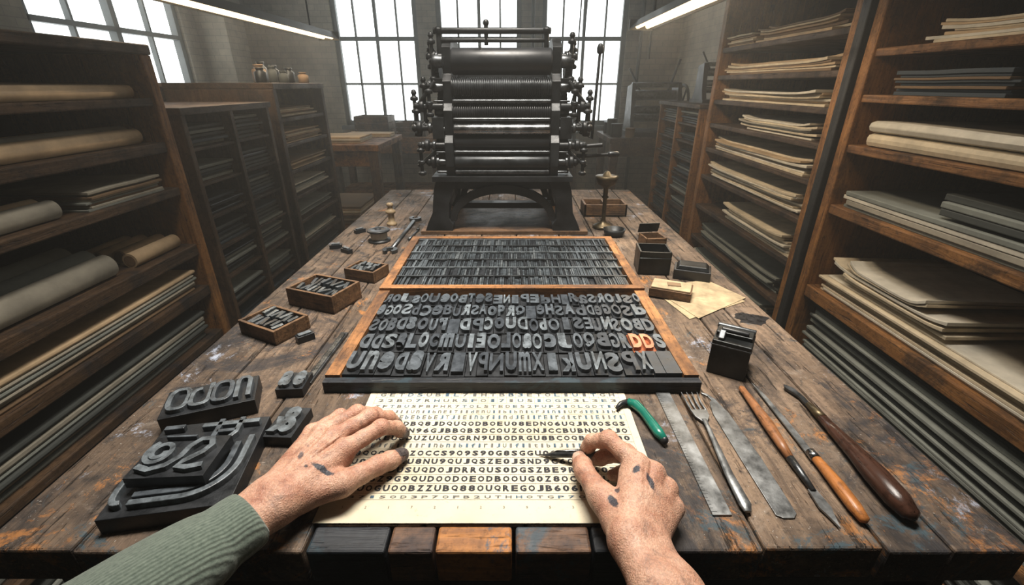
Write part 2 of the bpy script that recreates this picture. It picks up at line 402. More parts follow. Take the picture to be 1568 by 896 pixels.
def area(name,loc,rot,sx,sy,e,col,spread=None):
    l=bpy.data.lights.new(name,'AREA'); l.shape='RECTANGLE'; l.size=sx; l.size_y=sy; l.energy=e; l.color=col
    if spread: l.spread=spread
    o=bpy.data.objects.new(name,l); scene.collection.objects.link(o); o.location=loc; o.rotation_euler=rot; return o
w=bpy.data.worlds.new('hazy_air'); scene.world=w; w.use_nodes=True; wn=w.node_tree
wn.nodes['Background'].inputs[0].default_value=(.82,.9,1,1); wn.nodes['Background'].inputs[1].default_value=.8
vs_=wn.nodes.new('ShaderNodeVolumeScatter'); vs_.inputs['Color'].default_value=(.94,.94,.90,1); vs_.inputs['Density'].default_value=.030; vs_.inputs['Anisotropy'].default_value=.55
wn.links.new(vs_.outputs[0],wn.nodes['World Output'].inputs['Volume'])
tube=emis('fluorescent_tube_glow',(1,.74,.44),3.0)
def lamp(x,y0,y1,z):
    b=B(); L=y1-y0
    b.prism([(x-.07,z+.0),(x-.03,z+.045),(x+.03,z+.045),(x+.07,z+.0),(x+.064,z),(x+.027,z+.038),(x-.027,z+.038),(x-.064,z)],'Y',y0,y1,white_en)
    for dx in (-.028,.028): b.cyl((x+dx,y0+.03,z+.012),(x+dx,y1-.03,z+.012),.013,tube,n=12)
    for yy in (y0,y1): b.bb(x-.07,x+.07,yy-.008,yy+.008,z-.006,z+.048,white_en)
    for k in (.15,.85): b.cyl((x,y0+L*k,z+.04),(x,y0+L*k,H),.005,blackp,n=8)
    o=b.obj('fluorescent_lamp',(x,(y0+y1)/2,z))
    area('fluorescent_lamp_light',(x,(y0+y1)/2,z-.02),(0,0,0),.12,L-.1,9,(1,.82,.60))
    return o
lamp(-1.24,1.5,3.50,1.63); lamp(.74,1.35,2.98,1.64)
b=B(); b.bb(-.55,.55,.70,1.30,H-.30,H-.24,white_en)
for x in (-.45,.45): b.cyl((x,1.0,H-.25),(x,1.0,H),.01,blackp)
b.obj('ceiling_light',(0,1.0,H))
area('ceiling_lamp_light',(0,.95,H-.32),(0,0,0),1.0,.5,30,(1,.93,.83),1.25)
# ------------------------------------------------------------ table
b=B(); xs=[-.575,-.47,-.36,-.222,-.10,.015,.155,.27,.40,.47,.555]
for i in range(len(xs)-1):
    x0,x1=xs[i],xs[i+1]; c=-.223<x0 and x1<.157
    y0=.353 if c else .322+R(-.003,.006)
    b.bb(x0+.0016,x1-.0016,y0,2.15+R(-.01,.01),TZ-.05,TZ+ -R(0,.0008),tw[(i*3+1)%4])
seg=[(-.221,-.135,w_edge_bl),(-.134,-.084,w_edge_br),(-.083,.001,w_edge_or),(.003,.086,w_edge_br),(.087,.156,w_edge_bl)]
for x0,x1,m in seg: b.bb(x0+.001,x1-.001,.320,.3515,TZ-.05,TZ-.0005,m)
b.bb(-.55,.53,.36,2.12,TZ-.08,TZ-.05,w_dark)
for x in (-.52,.50):
    for y in (.40,2.07): b.bb(x-.04,x+.04,y-.04,y+.04,0,TZ-.05,w_darkz)
b.bb(-.54,.52,.36,.385,TZ-.17,TZ-.05,w_dark); b.bb(-.54,.52,2.08,2.11,TZ-.17,TZ-.05,w_dark)
b.bb(-.54,-.515,.4,2.1,TZ-.17,TZ-.05,w_dark); b.bb(.49,.515,.4,2.1,TZ-.17,TZ-.05,w_dark)
b.obj('work_table',(0,1.2,0),bevel=.003)
b=B(); inkst=plain('dried_ink',(.012,.012,.014),.3,0,.6,80,.3)
for (cx,cy,r) in ((.505,.845,.026),(-.30,.62,.008)):
    n=40; b.add([(cx+r*(1+.18*math.sin(3*a+cx*40)+.12*math.sin(7*a)+R(-.08,.08))*math.cos(a)*1.25,cy+r*(1+.15*math.sin(4*a)+R(-.08,.08))*math.sin(a),TZ+.0003) for a in [2*math.pi*i/n for i in range(n)]],[tuple(range(n))],inkst)
b.obj('ink_stain',(.4,.8,TZ))
# ------------------------------------------------------------ type tray (big wood type)
TH=.030
b=B(); z=TZ
b.bb(-.302,.302,.594,.935,z,z+.006,w_dark)
b.bb(-.302,.302,.592,.606,z,z+.020,w_edge_bl)
b.bb(-.302,-.278,.606,.935,z,z+.025,w_frame); b.bb(.278,.302,.606,.935,z,z+.025,w_frame)
chars=["UneDaVRIVpNUmXIkUNSPXS","DDSsLoCmUlEOLOaOcJOQBGR","SOBDgOUrlDPCoUDObOlSEuN","eGOSdCeBURSAoPRQDeHSAbD","RoJSOUeOBTeSENlPEdHORaS"]
rows=[(.607,.068),(.676,.063),(.740,.060),(.801,.057),(.859,.052)]
for ri,(y0,d) in enumerate(rows):
    x=-.276; k=0; cs=chars[ri]
    while x<.274:
        wd=R(.016,.026)*(1.08 if ri<2 else .95)
        if x+wd>.264: wd=.276-x
        zt=z+TH+R(-.003,.002)
        red=(ri==1 and .205<x<.245)
        blank=(ri==0 and x>.215) or random.random()<.03
        b.bb(x+.0006,x+wd-.0006,y0+.0008,y0+d-.0010,z+.006,zt-(.007 if not blank else 0.004),redt if red else (ink if blank else inkd))
        ch=cs[k%len(cs)]; k+=1
        if not blank:
            b.glyph(ch,(x+wd/2+R(-.0005,.0005),y0+d/2),wd*.86,d*R(.76,.88),redf if red else random.choice([inkl,inkm,inkm,ink]),zt-.007,zt,mirror=random.random()<.8,bold=random.choice([.03,.05,.06]))
        x+=wd
b.obj('wood_type_forme',(0,.76,TZ))
# upper galley with metal type lines
b=B()
b.bb(-.302,.302,.937,1.324,z,z+.006,w_dark)
b.bb(-.302,.302,.937,.957,z,z+.030,w_framex); b.bb(-.302,.302,1.306,1.324,z,z+.030,w_framex)
b.bb(-.302,-.280,.957,1.306,z,z+.030,w_frame); b.bb(.280,.302,.957,1.306,z,z+.030,w_frame)
y=.962
for r in range(6):
    d=.048; x=-.277
    while x<.274:
        wd=R(.0035,.0065); 
        if random.random()<.05: wd=.011
        zt=z+.026+R(-.004,.003)
        b.bb(x,x+wd-.0012,y,y+d,z+.006,zt,slugl if random.random()<.12 else (inkd if random.random()<.3 else slug))
        x+=wd
    b.bb(-.279,.279,y+d+.001,y+d+.007,z+.006,z+.029,slugl if r%2 else dsteel)
    y+=.0572
b.obj('metal_type_galley',(0,1.13,TZ))
# ------------------------------------------------------------ proof sheet
b=B(); cx=-.023; x0,x1,y0,y1=cx-.203,cx+.203,.354,.600
nx,ny=24,16; vs=[];fs=[]
for j in range(ny+1):
    for i in range(nx+1):
        u=i/nx;v=j/ny; vs.append((x0+(x1-x0)*u,y0+(y1-y0)*v,TZ+.0006))
for j in range(ny):
    for i in range(nx): a=j*(nx+1)+i; fs.append((a,a+1,a+nx+2,a+nx+1))
b.add(vs,fs,sheetm)
zz=TZ+.0009
def line(xa,ya,xb,yb,t=.0002,m=printgr): b.add([(xa-(t if xa==xb else 0),ya-(t if ya==yb else 0),zz),(xb+(t if xa==xb else 0),ya-(t if ya==yb else 0),zz),(xb+(t if xa==xb else 0),yb+(t if ya==yb else 0),zz),(xa-(t if xa==xb else 0),yb+(t if ya==yb else 0),zz)],[(0,1,2,3)],m)
rowsP=[(.586,.010,26,0),(.5715,.009,26,0),(.5575,.008,34,0),(.545,.008,46,1),(.5325,.010,44,1),(.5185,.011,36,2),(.5040,.011,36,2),(.489,.011,36,2),(.4745,.009,44,1),(.4605,.011,36,2),(.446,.011,36,2),(.4315,.011,36,2),(.417,.011,36,2),(.4025,.011,36,2),(.3895,.005,30,0)]
mg=.014
for ri,(yc,h,n,kind) in enumerate(rowsP):
    for i in range(n):
        cw=(x1-x0-2*mg)/n; xx=x0+mg+cw*(i+.5)
        txt="OCDEGQSUNRBOOD0698ZJU" if kind==2 else ("DGOHBEFUI2357TLPR" if kind==0 else "lIiftTUJdbE1lIrn")
        m_=printink if kind==2 else (random.choice([printmid,printmid,printblu]))
        b.glyph(random.choice(txt),(xx,yc),cw*(.78 if kind==2 else .6),h*.84,m_,zz,bold=.05 if kind==2 else .025)
    line(x0+mg-.003,yc-h*.62-.0008,x1-mg+.003,yc-h*.62-.0008)
line(x0+mg-.003,.5925,x1-mg+.003,.5925); line(x0+mg-.003,.5925,x0+mg-.003,.386); line(x1-mg+.003,.5925,x1-mg+.003,.386)
for i in range(1,26):
    xx=x0+mg+(x1-x0-2*mg)*i/26; line(xx,.5925,xx,.566)
for i in range(1,36):
    xx=x0+mg+(x1-x0-2*mg)*i/36; line(xx,.5250,xx,.4825,.00012); line(xx,.467,xx,.396,.00012)
for i in range(14):
    xx=x0+mg+(x1-x0-2*mg)*(i+.5)/14; b.glyph(random.choice("0123456789"),(xx,.375),.0022,.0035,printgr,zz,bold=.01)
b.obj('proof_sheet',(cx,.477,TZ))
# ------------------------------------------------------------ printing press
b=B(); XC=-.03
def mir(x): return 2*XC-x
b.bb(-.30,.25,1.435,1.88,TZ,TZ+.012,w_box)
bz=TZ+.012
leg=[(-.285,bz),(-.195,bz),(-.193,bz+.02),(-.205,bz+.04),(-.203,bz+.09),(-.185,bz+.14),(-.175,1.075),(-.24,1.075),(-.25,bz+.13),(-.258,bz+.06),(-.275,bz+.025)]
for (ya,yb) in ((1.44,1.50),(1.78,1.84)):
    b.prism(leg,'Y',ya,yb,iron); b.prism([(mir(x),zq) for x,zq in reversed(leg)],'Y',ya,yb,iron)
    arch=[]
    for i in range(25):
        a=math.pi*i/24; arch.append((XC+.175*math.cos(a),bz+.03+.118*math.sin(a)))
    for i in range(24,-1,-1):
        a=math.pi*i/24; arch.append((XC+.152*math.cos(a),bz+.03+.090*math.sin(a)))
    b.prism(arch,'Y',ya+.012,ya+.035,iron)
for x in (-.225,mir(-.225)): b.bb(x-.012,x+.012,1.50,1.78,bz+.05,1.075,iron)
b.bb(-.20,.14,1.60,1.64,bz+.035,bz+.055,iron)
b.bb(-.20,.14,1.462,1.475,1.045,1.075,iron)
b.bb(-.25,.19,1.43,1.86,1.073,1.090,iron)
prof=[(1.445,1.09),(1.85,1.09),(1.85,1.18),(1.80,1.26),(1.76,1.36),(1.75,1.44),(1.70,1.475),(1.52,1.475),(1.48,1.45),(1.485,1.38),(1.462,1.36),(1.465,1.30),(1.448,1.28),(1.45,1.21),(1.435,1.19),(1.435,1.12)]
for x in (-.205,.118): b.prism(prof,'X',x,x+.026,iron)
xa,xb=-.178,.117
def roller(y,zq,r,m,ribs=False):
    if ribs:
        pr=[(r*.5,0)];n=46
        for i in range(n):
            q=(xb-xa)*i/n; d=(xb-xa)/n
            pr+=[(r,q),(r,q+d*.55),(r*.86,q+d*.6),(r*.86,q+d*.98)]
        b.lathe((xa,y,zq),'X',pr,m,24)
    else: b.lathe((xa,y,zq),'X',[(r*.9,.001),(r,.006),(r,xb-xa-.006),(r*.9,xb-xa-.001)],m,28)
    for x in (-.225,.150): b.lathe((x-.008,y,zq),'X',[(r*.45,0),(r*.5,.004),(r*.5,.012),(r*.45,.03)],dsteel,14)
roller(1.62,1.25,.135,ironb)
roller(1.480,1.412,.036,rubber); roller(1.468,1.343,.027,ironr,True)
roller(1.452,1.306,.006,dsteel); roller(1.470,1.276,.024,rubber,True)
roller(1.452,1.256,.005,dsteel)
roller(1.448,1.228,.016,steel); roller(1.462,1.190,.022,rubber)
roller(1.440,1.162,.006,dsteel); roller(1.448,1.132,.021,ironr); roller(1.440,1.103,.008,dsteel)
b.bb(xa,xb,1.50,1.52,1.09,1.20,ironb)
for x in (-.213,.100):
    b.cyl((x,1.50,1.40),(x,1.50,1.492),.008,iron); b.lathe((x,1.50,1.485),'Z',[(.010,0),(.013,.004),(.013,.012),(.006,.018)],iron)
    b.bb(x-.014,x+.014,1.48,1.52,1.40,1.425,iron)
b.cyl((-.228,1.50,1.492),(.113,1.50,1.492),.0085,iron); b.cyl((-.213,1.50,1.468),(.10,1.50,1.468),.006,iron)
b.cyl((-.075,1.50,1.455),(-.075,1.50,1.510),.006,iron); b.sph((-.075,1.50,1.512),.009,iron)
b.cyl((-.09,1.462,1.39),(-.09,1.462,1.45),.003,steel)
def knob(x,y,z0,z1,r=.0055,kr=.012):
    b.cyl((x,y,z0),(x,y,z1),r,iron,n=12)
    b.lathe((x,y,z1-.004),'Z',[(r,0),(kr,.003),(kr,.010),(kr*.5,.014),(kr*.5,.018),(kr*.75,.022),(kr*.5,.030),(.001,.032)],iron,14)
    b.lathe((x,y,(z0+z1)/2-.006),'Z',[(r,0),(kr*.9,.002),(kr*.9,.010),(r,.012)],dsteel,12)
    b.lathe((x,y,z0-.008),'Z',[(kr*.6,0),(kr,.003),(kr,.01),(r,.014)],iron,12)
def stub(x0,x1,y,zq,r=.008,kr=.016):
    b.cyl((x0,y,zq),(x1,y,zq),r,iron,n=12); s_=1 if x1>x0 else -1
    b.lathe((x1,y,zq),(s_,0,0),[(r,-.02),(kr,-.016),(kr,-.006),(kr*.6,-.003),(kr*.7,.004),(kr*.4,.012),(.001,.013)],iron,14)
    b.lathe(((x0+x1)/2,y,zq),(s_,0,0),[(r,-.006),(kr*.8,-.004),(kr*.8,.004),(r,.006)],dsteel,12)
for s_,X0 in ((-1,-.205),(1,.145)):
    for k,(dx,zq,y) in enumerate([(.035,1.425,1.49),(.05,1.345,1.475),(.075,1.292,1.455),(.085,1.232,1.45),(.065,1.182,1.445),(.05,1.132,1.45)]):
        stub(X0,X0+s_*dx,y,zq,.009,.017+.003*(k%2))
    b.bb(min(X0,X0+s_*.035),max(X0,X0+s_*.035),1.44,1.50,1.20,1.262,iron)
    b.bb(min(X0,X0+s_*.03),max(X0,X0+s_*.03),1.445,1.50,1.10,1.155,iron)
    b.bb(min(X0,X0+s_*.028),max(X0,X0+s_*.028),1.46,1.52,1.33,1.368,iron)
    for (dx,z0,z1,y) in [(.028,1.368,1.46,1.48),(.055,1.24,1.345,1.455),(.080,1.215,1.275,1.45),(.075,1.10,1.165,1.44),(.088,1.245,1.31,1.47),(.04,1.27,1.33,1.45),(.035,1.40,1.44,1.50)]:
        knob(X0+s_*dx,y,z0,z1)
    b.gear((X0+s_*.018,1.60,1.25),'X',.10,.018,44,iron); b.gear((X0+s_*.018,1.50,1.18),'X',.045,.016,20,iron)
    b.gear((X0+s_*.02,1.52,1.40),'X',.042,.016,20,dsteel)
    b.cyl((X0+s_*.05,1.46,1.255),(X0+s_*.085,1.44,1.215),.006,iron); b.cyl((X0+s_*.02,1.45,1.36),(X0+s_*.07,1.45,1.30),.006,iron)
    b.cyl((X0+s_*.02,1.45,1.17),(X0+s_*.085,1.44,1.12),.006,iron)
    for (dy,zq) in ((.03,1.10),(.2,1.12),(.36,1.12)): b.lathe((X0+(.026 if s_>0 else 0),1.445+dy,zq),(s_,0,0),[(.008,0),(.008,.008),(.004,.01)],dsteel,8)
b.rings([(.20,1.45,1.15),(.24,1.45,1.15),(.305,1.44,1.156)],[.007,.006,.005],iron,12); b.lathe((.295,1.44,1.156),'X',[(.005,0),(.009,.004),(.009,.03),(.004,.036)],dsteel,12)
b.rings([(.205,1.46,1.22),(.245,1.46,1.20),(.248,1.46,1.30),(.252,1.46,1.44)],[.005,.005,.0045,.004],iron,10); b.lathe((.252,1.46,1.43),'Z',[(.004,0),(.009,.004),(.010,.016),(.006,.026),(.001,.028)],iron,12)
b.cyl((.145,1.47,1.17),(.275,1.43,1.185),.006,iron)
b.obj('printing_press',(XC,1.64,TZ),bevel=.002)
b=B()
b.lathe((.315,1.52,TZ),'Z',[(.034,0),(.036,.004),(.030,.010),(.012,.018),(.007,.03),(.007,.10),(.012,.106),(.008,.112),(.008,.135),(.016,.142),(.030,.150),(.037,.168),(.038,.176),(.030,.178),(.016,.176),(.008,.190),(.001,.192)],brass,24)
b.obj('brass_oil_lamp',(.315,1.52,TZ))
b=B(); b.bb(.27,.43,1.66,1.76,TZ,TZ+.006,w_box)
for q in ((.27,.43,1.66,1.668),(.27,.43,1.752,1.76),(.27,.278,1.66,1.76),(.422,.43,1.66,1.76),(.345,.352,1.66,1.76)): b.bb(*q,TZ,TZ+.045,w_box)
b.obj('wooden_tray_box',(.35,1.71,TZ),bevel=.001)
b=B(); b.lathe((.335,1.43,TZ),'Z',[(.022,0),(.032,.006),(.036,.022),(.034,.022),(.03,.008),(.001,.006)],tinm,20); b.obj('ink_dish',(.335,1.43,TZ))
# ------------------------------------------------------------ small boxes of type
def typebox(loc,w,d,h,rz,n):
    b=B(); t=.006
    b.bb(-w/2,w/2,-d/2,d/2,0,.005,w_box)
    b.bb(-w/2,w/2,-d/2,-d/2+t,0,h,w_box); b.bb(-w/2,w/2,d/2-t,d/2,0,h,w_box)
    b.bb(-w/2,-w/2+t,-d/2+t,d/2-t,0,h,w_box); b.bb(w/2-t,w/2,-d/2+t,d/2-t,0,h,w_box)
    b.bb(-w/2+t,w/2-t,-d/2+t,d/2-t,.005,h*.6,inkd)
    for i in range(n):
        x=-w/2+t+.006+(w-2*t-.012)*(i+.5)/n; a=R(-.5,.5)
        L=R(.3,.42)*d
        for yy in (-d*.2,d*.2):
            b.box((x,yy+R(-.004,.004),h*.72+R(0,.006)),(w/n*.55,L*.9,.012),random.choice([slug,slugl,blackp,ink]),rz=a,rx=R(-.15,.15))
    b.obj('type_box',(0,0,0),loc=loc,rz=rz,bevel=.0008)
typebox((-.372,1.075,TZ),.088,.066,.030,-.35,6)
typebox((-.425,.930,TZ),.128,.092,.042,-.38,9)
typebox((-.475,.795,TZ),.105,.080,.030,-.48,7)
def blocktype(name,loc,w,d,h,rz,txt,mirror=False,body=inkd,face=inkl,rl=.006,bold=.05):
    b=B(); b.bb(-w/2,w/2,-d/2,d/2,0,h-rl,body)
    n=len(txt)
    for i,ch in enumerate(txt):
        cx=-w/2+w*(i+.5)/n
        b.glyph(ch,(cx,0),w/n*.86,d*.86,face,h-rl,h,mirror=mirror,bold=bold)
    return b.obj(name,(0,0,0),loc=loc,rz=rz,bevel=.0008)
blocktype('wood_type_block',(-.352,.603,TZ),.042,.046,.022,.05,"ae",False)
blocktype('wood_type_block',(-.318,.505,TZ),.040,.062,.022,-.05,"&",True)
b=B(); w,d,h=.122,.068,.032
b.bb(-w/2,w/2,-d/2,d/2,0,h-.007,inkd)
def ringpath(cx,cy,rx,ry,a0=0,a1=2*math.pi,n=26,p=2.6):
    o=[]
    for i in range(n+1):
        a=a0+(a1-a0)*i/n; c_,s_=math.cos(a),math.sin(a)
        o.append((cx+rx*abs(c_)**(2/p)*(1 if c_>0 else -1),cy+ry*abs(s_)**(2/p)*(1 if s_>0 else -1)))
    return o
b.band(ringpath(-.040,.000,.012,.024,0,2*math.pi,24,3),.007,h-.007,h,inkl)
b.band(ringpath(-.012,-.004,.012,.020,math.pi*.5,math.pi*2.0,20,3)+[(.000,.027)],.007,h-.007,h,inkl)
b.band(ringpath(.016,.000,.012,.024,0,2*math.pi,24,3),.007,h-.007,h,inkm)
b.band([(.036,-.026),(.036,.018),(.040,.025),(.048,.025),(.052,.018),(.052,-.026)],.007,h-.007,h,inkl)
b.obj('wood_type_block',(0,0,0),loc=(-.452,.552,TZ),rz=.38,bevel=.0008)
b=B(); w,d,h=.135,.15,.030
b.bb(-w/2,w/2,-d/2,d/2,0,h-.008,inkd)
b.band([(-.012,.060),(.060,.060)],.008,h-.008,h,inkl); b.band([(.010,.070),(.010,.030)],.007,h-.008,h,inkm); b.band([(.036,.070),(.036,.040),(.030,.030)],.007,h-.008,h,inkl); b.band([(.010,.045),(.036,.045)],.006,h-.008,h,inkm)
for k in range(3):
    q=.060-.013*k; path=[(q,.030-.01*k)]
    rr=.050-.013*k
    path+=[(q,-.012)]+[(q-rr+rr*math.cos(a),-.012-(.050-.011*k)*math.sin(a)) for a in [math.pi/2*i/10 for i in range(1,11)]]+[(-.040,-.012-(.050-.011*k))]
    b.band(path,.0075,h-.008,h,inkl if k!=1 else inkm)
b.band(ringpath(-.052,-.035,.009,.026,math.pi*.5,math.pi*1.6,18),.007,h-.008,h,inkl)
b.band([(-.060,.062),(-.035,.062)],.008,h-.008,h,inkm)
b.obj('wood_type_block',(0,0,0),loc=(-.398,.425,TZ),rz=.17,bevel=.001)
b=B(); w,d,h=.088,.066,.020
b.bb(-w/2,w/2,-d/2,d/2,0,h-.006,inkd)
sw=[(-.022+(.016-.010*t)*math.cos(4.2*math.pi*t*.8+2.2),.002+(.020-.013*t)*math.sin(4.2*math.pi*t*.8+2.2)) for t in [i/30 for i in range(31)]]
b.band(sw,.006,h-.006,h,inkl)
b.band([(-.036,-.020),(-.020,-.026),(-.004,-.020),(.006,-.006),(.008,.010),(.016,.022),(.028,.022),(.033,.012),(.028,.000),(.014,-.014),(.010,-.022),(.022,-.024),(.038,-.020)],.0075,h-.006,h,inkl)
b.band([(-.030,.028),(.006,.028)],.003,h-.006,h,inkm)
b.obj('wood_type_block',(0,0,0),loc=(-.400,.412,TZ+.030),rz=.06,bevel=.0008)
b=B(); b.bb(-.016,.016,-.008,.008,0,.014,inkd); b.bb(-.012,.012,-.005,.005,.014,.017,inkl); b.obj('metal_type_sort',loc=(-.400,.757,TZ),rz=.75,bevel=.0006)
b=B(); b.bb(-.007,.007,-.083,.083,0,.006,dsteel); b.bb(-.0045,.0045,-.076,.076,.006,.0075,steel); b.obj('metal_lead_strip',loc=(-.334,.695,TZ),rz=-.04,bevel=.0006)
for q,(x,y,a) in enumerate([(-.533,1.30,.3),(-.488,1.262,-.6),(-.51,1.46,.8)]):
    b=B(); b.bb(-.018,.018,-.008,.008,0,.012,inkd); b.bb(-.012,.012,-.004,.004,.012,.016,inkl); b.obj('metal_type_sort',loc=(x,y,TZ),rz=a,bevel=.0006)
b=B(); b.lathe((0,0,0),'Z',[(.034,0),(.035,.002),(.035,.006),(.016,.009),(.016,.010)],blackp,28); b.lathe((0,0,.009),'Z',[(.025,0),(.026,.002),(.026,.020),(.025,.022)],glasst,28); b.lathe((0,0,.031),'Z',[(.016,0),(.035,.002),(.035,.006),(.032,.007),(.012,.008),(.010,.004)],blackp,28); b.obj('thread_spool',loc=(-.42,1.37,TZ))
b=B(); b.lathe((0,0,0),'Z',[(.017,0),(.018,.003),(.018,.010),(.011,.014),(.011,.040),(.017,.044),(.017,.052),(.010,.056),(.008,.066),(.012,.070),(.010,.078),(.001,.08)],plain('pale_boxwood',(.36,.26,.15),.5),24); b.obj('wooden_bobbin',loc=(-.424,1.55,TZ))
b=B(); b.rings([(-.359,1.28,TZ+.006),(-.356,1.45,TZ+.006),(-.353,1.58,TZ+.006)],[.007,.006,.008],dsteel,10,sc=(1,.6))
for (x,y) in ((-.353,1.61),(-.36,1.262)):
    pl=[]
    for i in range(14):
        a=.5+(2*math.pi-1.0)*i/13+(math.pi/2 if y>1.5 else -math.pi/2); pl.append((x+.022*math.cos(a),y+.022*math.sin(a)))
    for i in range(13,-1,-1):
        a=.5+(2*math.pi-1.0)*i/13+(math.pi/2 if y>1.5 else -math.pi/2); pl.append((x+.011*math.cos(a),y+.011*math.sin(a)))
    b.prism(pl,'Z',TZ,TZ+.011,dsteel)
b.obj('open_end_wrench',(-.356,1.44,TZ))
b=B(); b.rings([(0,-.05,.004),(0,.05,.004)],[.004,.003],dsteel,8); b.sph((0,.052,.006),.006,dsteel); b.obj('small_spike',loc=(-.322,1.42,TZ+.001),rz=-.1)
b=B(); w,d,h=.080,.075,.062; t=.005
b.bb(-w/2,w/2,-d/2,d/2,0,.005,tinm)
for q in ((-w/2,w/2,-d/2,-d/2+t),(-w/2,w/2,d/2-t,d/2),(-w/2,-w/2+t,-d/2,d/2),(w/2-t,w/2,-d/2,d/2)): b.bb(*q,0,h,tinm)
b.bb(-w/2+t,w/2-t,-d/2+t,d/2-t,.005,.03,blackp); b.cyl((-w/2,-d/2-.001,.045),(w/2,-d/2-.001,.045),.002,tinm,n=8)
b.obj('open_metal_box',loc=(.372,1.125,TZ),rz=-.10,bevel=.001)
b=B(); w,d,h=.062,.06,.05
b.bb(-w/2,w/2,-d/2,d/2,0,.005,w_box)
for q in ((-w/2,w/2,-d/2,-d/2+t),(-w/2,w/2,d/2-t,d/2),(-w/2,-w/2+t,-d/2,d/2),(w/2-t,w/2,-d/2,d/2)): b.bb(*q,0,h,w_box)
b.box((0,d/2+.004,h+.014),(w,.004,.03),tinm,rx=.3)
b.obj('small_lidded_box',loc=(.412,1.27,TZ),rz=.12,bevel=.001)
b=B(); b.bb(-.046,.046,-.030,.030,0,.020,w_box); b.bb(-.043,.043,-.027,.027,.020,.024,kraft); b.box((.005,.002,.0252),(.03,.02,.002),brownp,rz=.2); b.obj('wood_mounted_printing_block',loc=(.372,.962,TZ+.0035),rz=-.42,bevel=.0012)
b=B(); b.bb(-.044,.044,-.030,.030,0,.026,blackp); b.box((0,0,.031),(.080,.052,.010),tinm,tp=.8); b.obj('black_ink_block',loc=(.462,1.075,TZ),rz=-.38,bevel=.002)
b=B()
for i,(dx,dy,a) in enumerate(((0,0,0),(.008,.006,.10))):
    q=[(.335,1.005),(.492,1.040),(.532,.928),(.375,.842)]; c=Vector((.43,.95)); ca,sa=math.cos(a),math.sin(a)
    p=[((x-c.x)*ca-(y-c.y)*sa+c.x+dx,(x-c.x)*sa+(y-c.y)*ca+c.y+dy) for x,y in reversed(q)]
    b.prism(p,'Z',TZ+.0002+i*.0012,TZ+.0012+i*.0012,kraft)
b.add([(.345,.995,TZ+.0028),(.44,.93,TZ+.0028),(.49,1.03,TZ+.0028)],[(0,1,2)],kraft)
b.obj('old_envelope',(.43,.95,TZ))
b=B(); w,d,h=.060,.066,.064
b.bb(-w/2,w/2,-d/2,d/2,0,h,tinm); b.bb(-w/2-.001,w/2+.001,-d/2-.001,d/2+.001,h-.010,h-.007,blackp)
b.box((0,.004,h+.004),(w*.94,d*.5,.008),tinm,rx=.05); b.cyl((-w/2,d*.22,h+.006),(w/2,d*.22,h+.006),.005,dsteel,n=12)
b.cyl((-w*.35,-d*.1,h+.01),(w*.35,-d*.1,h+.01),.004,blackp,n=12); b.box((-w*.3,-d*.3,h+.006),(.01,.02,.004),dsteel,rx=.4)
b.obj('black_tin_box',loc=(.378,.665,TZ),rz=-.55,bevel=.0018)
# ------------------------------------------------------------ hand tools
b=B(); pts=[(.158,.546),(.166,.556),(.178,.560),(.188,.553),(.195,.536),(.200,.515),(.205,.492),(.209,.478)]
b.rings([(x,y,TZ+.007) for x,y in pts[:3]],[.0025,.004,.0055],blackp,12)
b.rings([(x,y,TZ+.008) for x,y in pts[2:]],[.0055,.0075,.0065,.0070,.0075,.005],greenp,16); b.sph((.209,.478,TZ+.007),(.0055,.0055,.006),blackp)
b.obj('green_handled_hook_tool',(.19,.52,TZ))
b=B(); b.bb(.2305,.2525,.364,.600,TZ,TZ+.0018,tool_steel)
for i in range(46): b.bb(.2307,.2307+(.006 if i%5==0 else .0035),.368+i*.005,.3684+i*.005,TZ+.0018,TZ+.0020,blackp)
b.obj('steel_ruler',(.2415,.48,TZ))
b=B(); fx=.278
b.rings([(fx-.007,.366,TZ+.004),(fx-.006,.375,TZ+.005),(fx-.005,.42,TZ+.005),(fx,.50,TZ+.009),(fx+.003,.522,TZ+.006)],[.004,.0075,.0058,.0032,.0035],tool_steel,14,sc=(1,.5))
b.prism([(fx-.000,.518),(fx+.006,.518),(fx+.014,.530),(fx+.016,.545),(fx-.009,.545),(fx-.007,.530)],'Z',TZ+.003,TZ+.0055,tool_steel)
for k in range(4):
    x=fx-.0075+k*.0073; b.rings([(x,.544,TZ+.0042),(x,.565,TZ+.003),(x+.001*(k-1.5),.586,TZ+.006)],[.0018,.0016,.0008],tool_steel,8)
b.obj('steel_fork',(fx,.47,TZ),bevel=.0006)
def flat(name,poly,z0,z1,mat,extra=None,origin=None):
    b=B(); b.prism(poly,'Z',z0,z1,mat)
    if extra: extra(b)
    return b.obj(name,origin or (poly[0][0],poly[0][1],TZ),bevel=.0005)
flat('palette_knife',[(.303,.364),(.310,.360),(.322,.360),(.328,.366),(.330,.45),(.3265,.54),(.322,.560),(.319,.575),(.312,.588),(.304,.592),(.303,.590),(.310,.583),(.3125,.572),(.307,.566),(.305,.556),(.302,.54),(.302,.45)],TZ,TZ+.0016,tool_steel)
def handle(b,pts,rad,mat,sc=(1,.85)): b.rings(pts,rad,mat,18,sc=sc)
b=B(); x=.367
handle(b,[(x+.003,.600,TZ+.006),(x+.003,.596,TZ+.006),(x+.002,.56,TZ+.007),(x,.51,TZ+.0085),(x-.002,.47,TZ+.0075),(x-.003,.445,TZ+.006)],[.003,.0050,.0062,.0082,.0068,.005],w_handle2)
b.rings([(x-.003,.446,TZ+.006),(x-.003,.43,TZ+.006),(x-.003,.395,TZ+.0045)],[.0052,.0048,.0035],dsteel,14)
b.prism([(x-.008,.398),(x+.002,.398),(x+.004,.372),(x+.001,.362),(x-.003,.345),(x-.007,.362),(x-.010,.372)],'Z',TZ+.002,TZ+.0045,tool_steel)
b.obj('wood_handled_scraper',(x,.47,TZ))
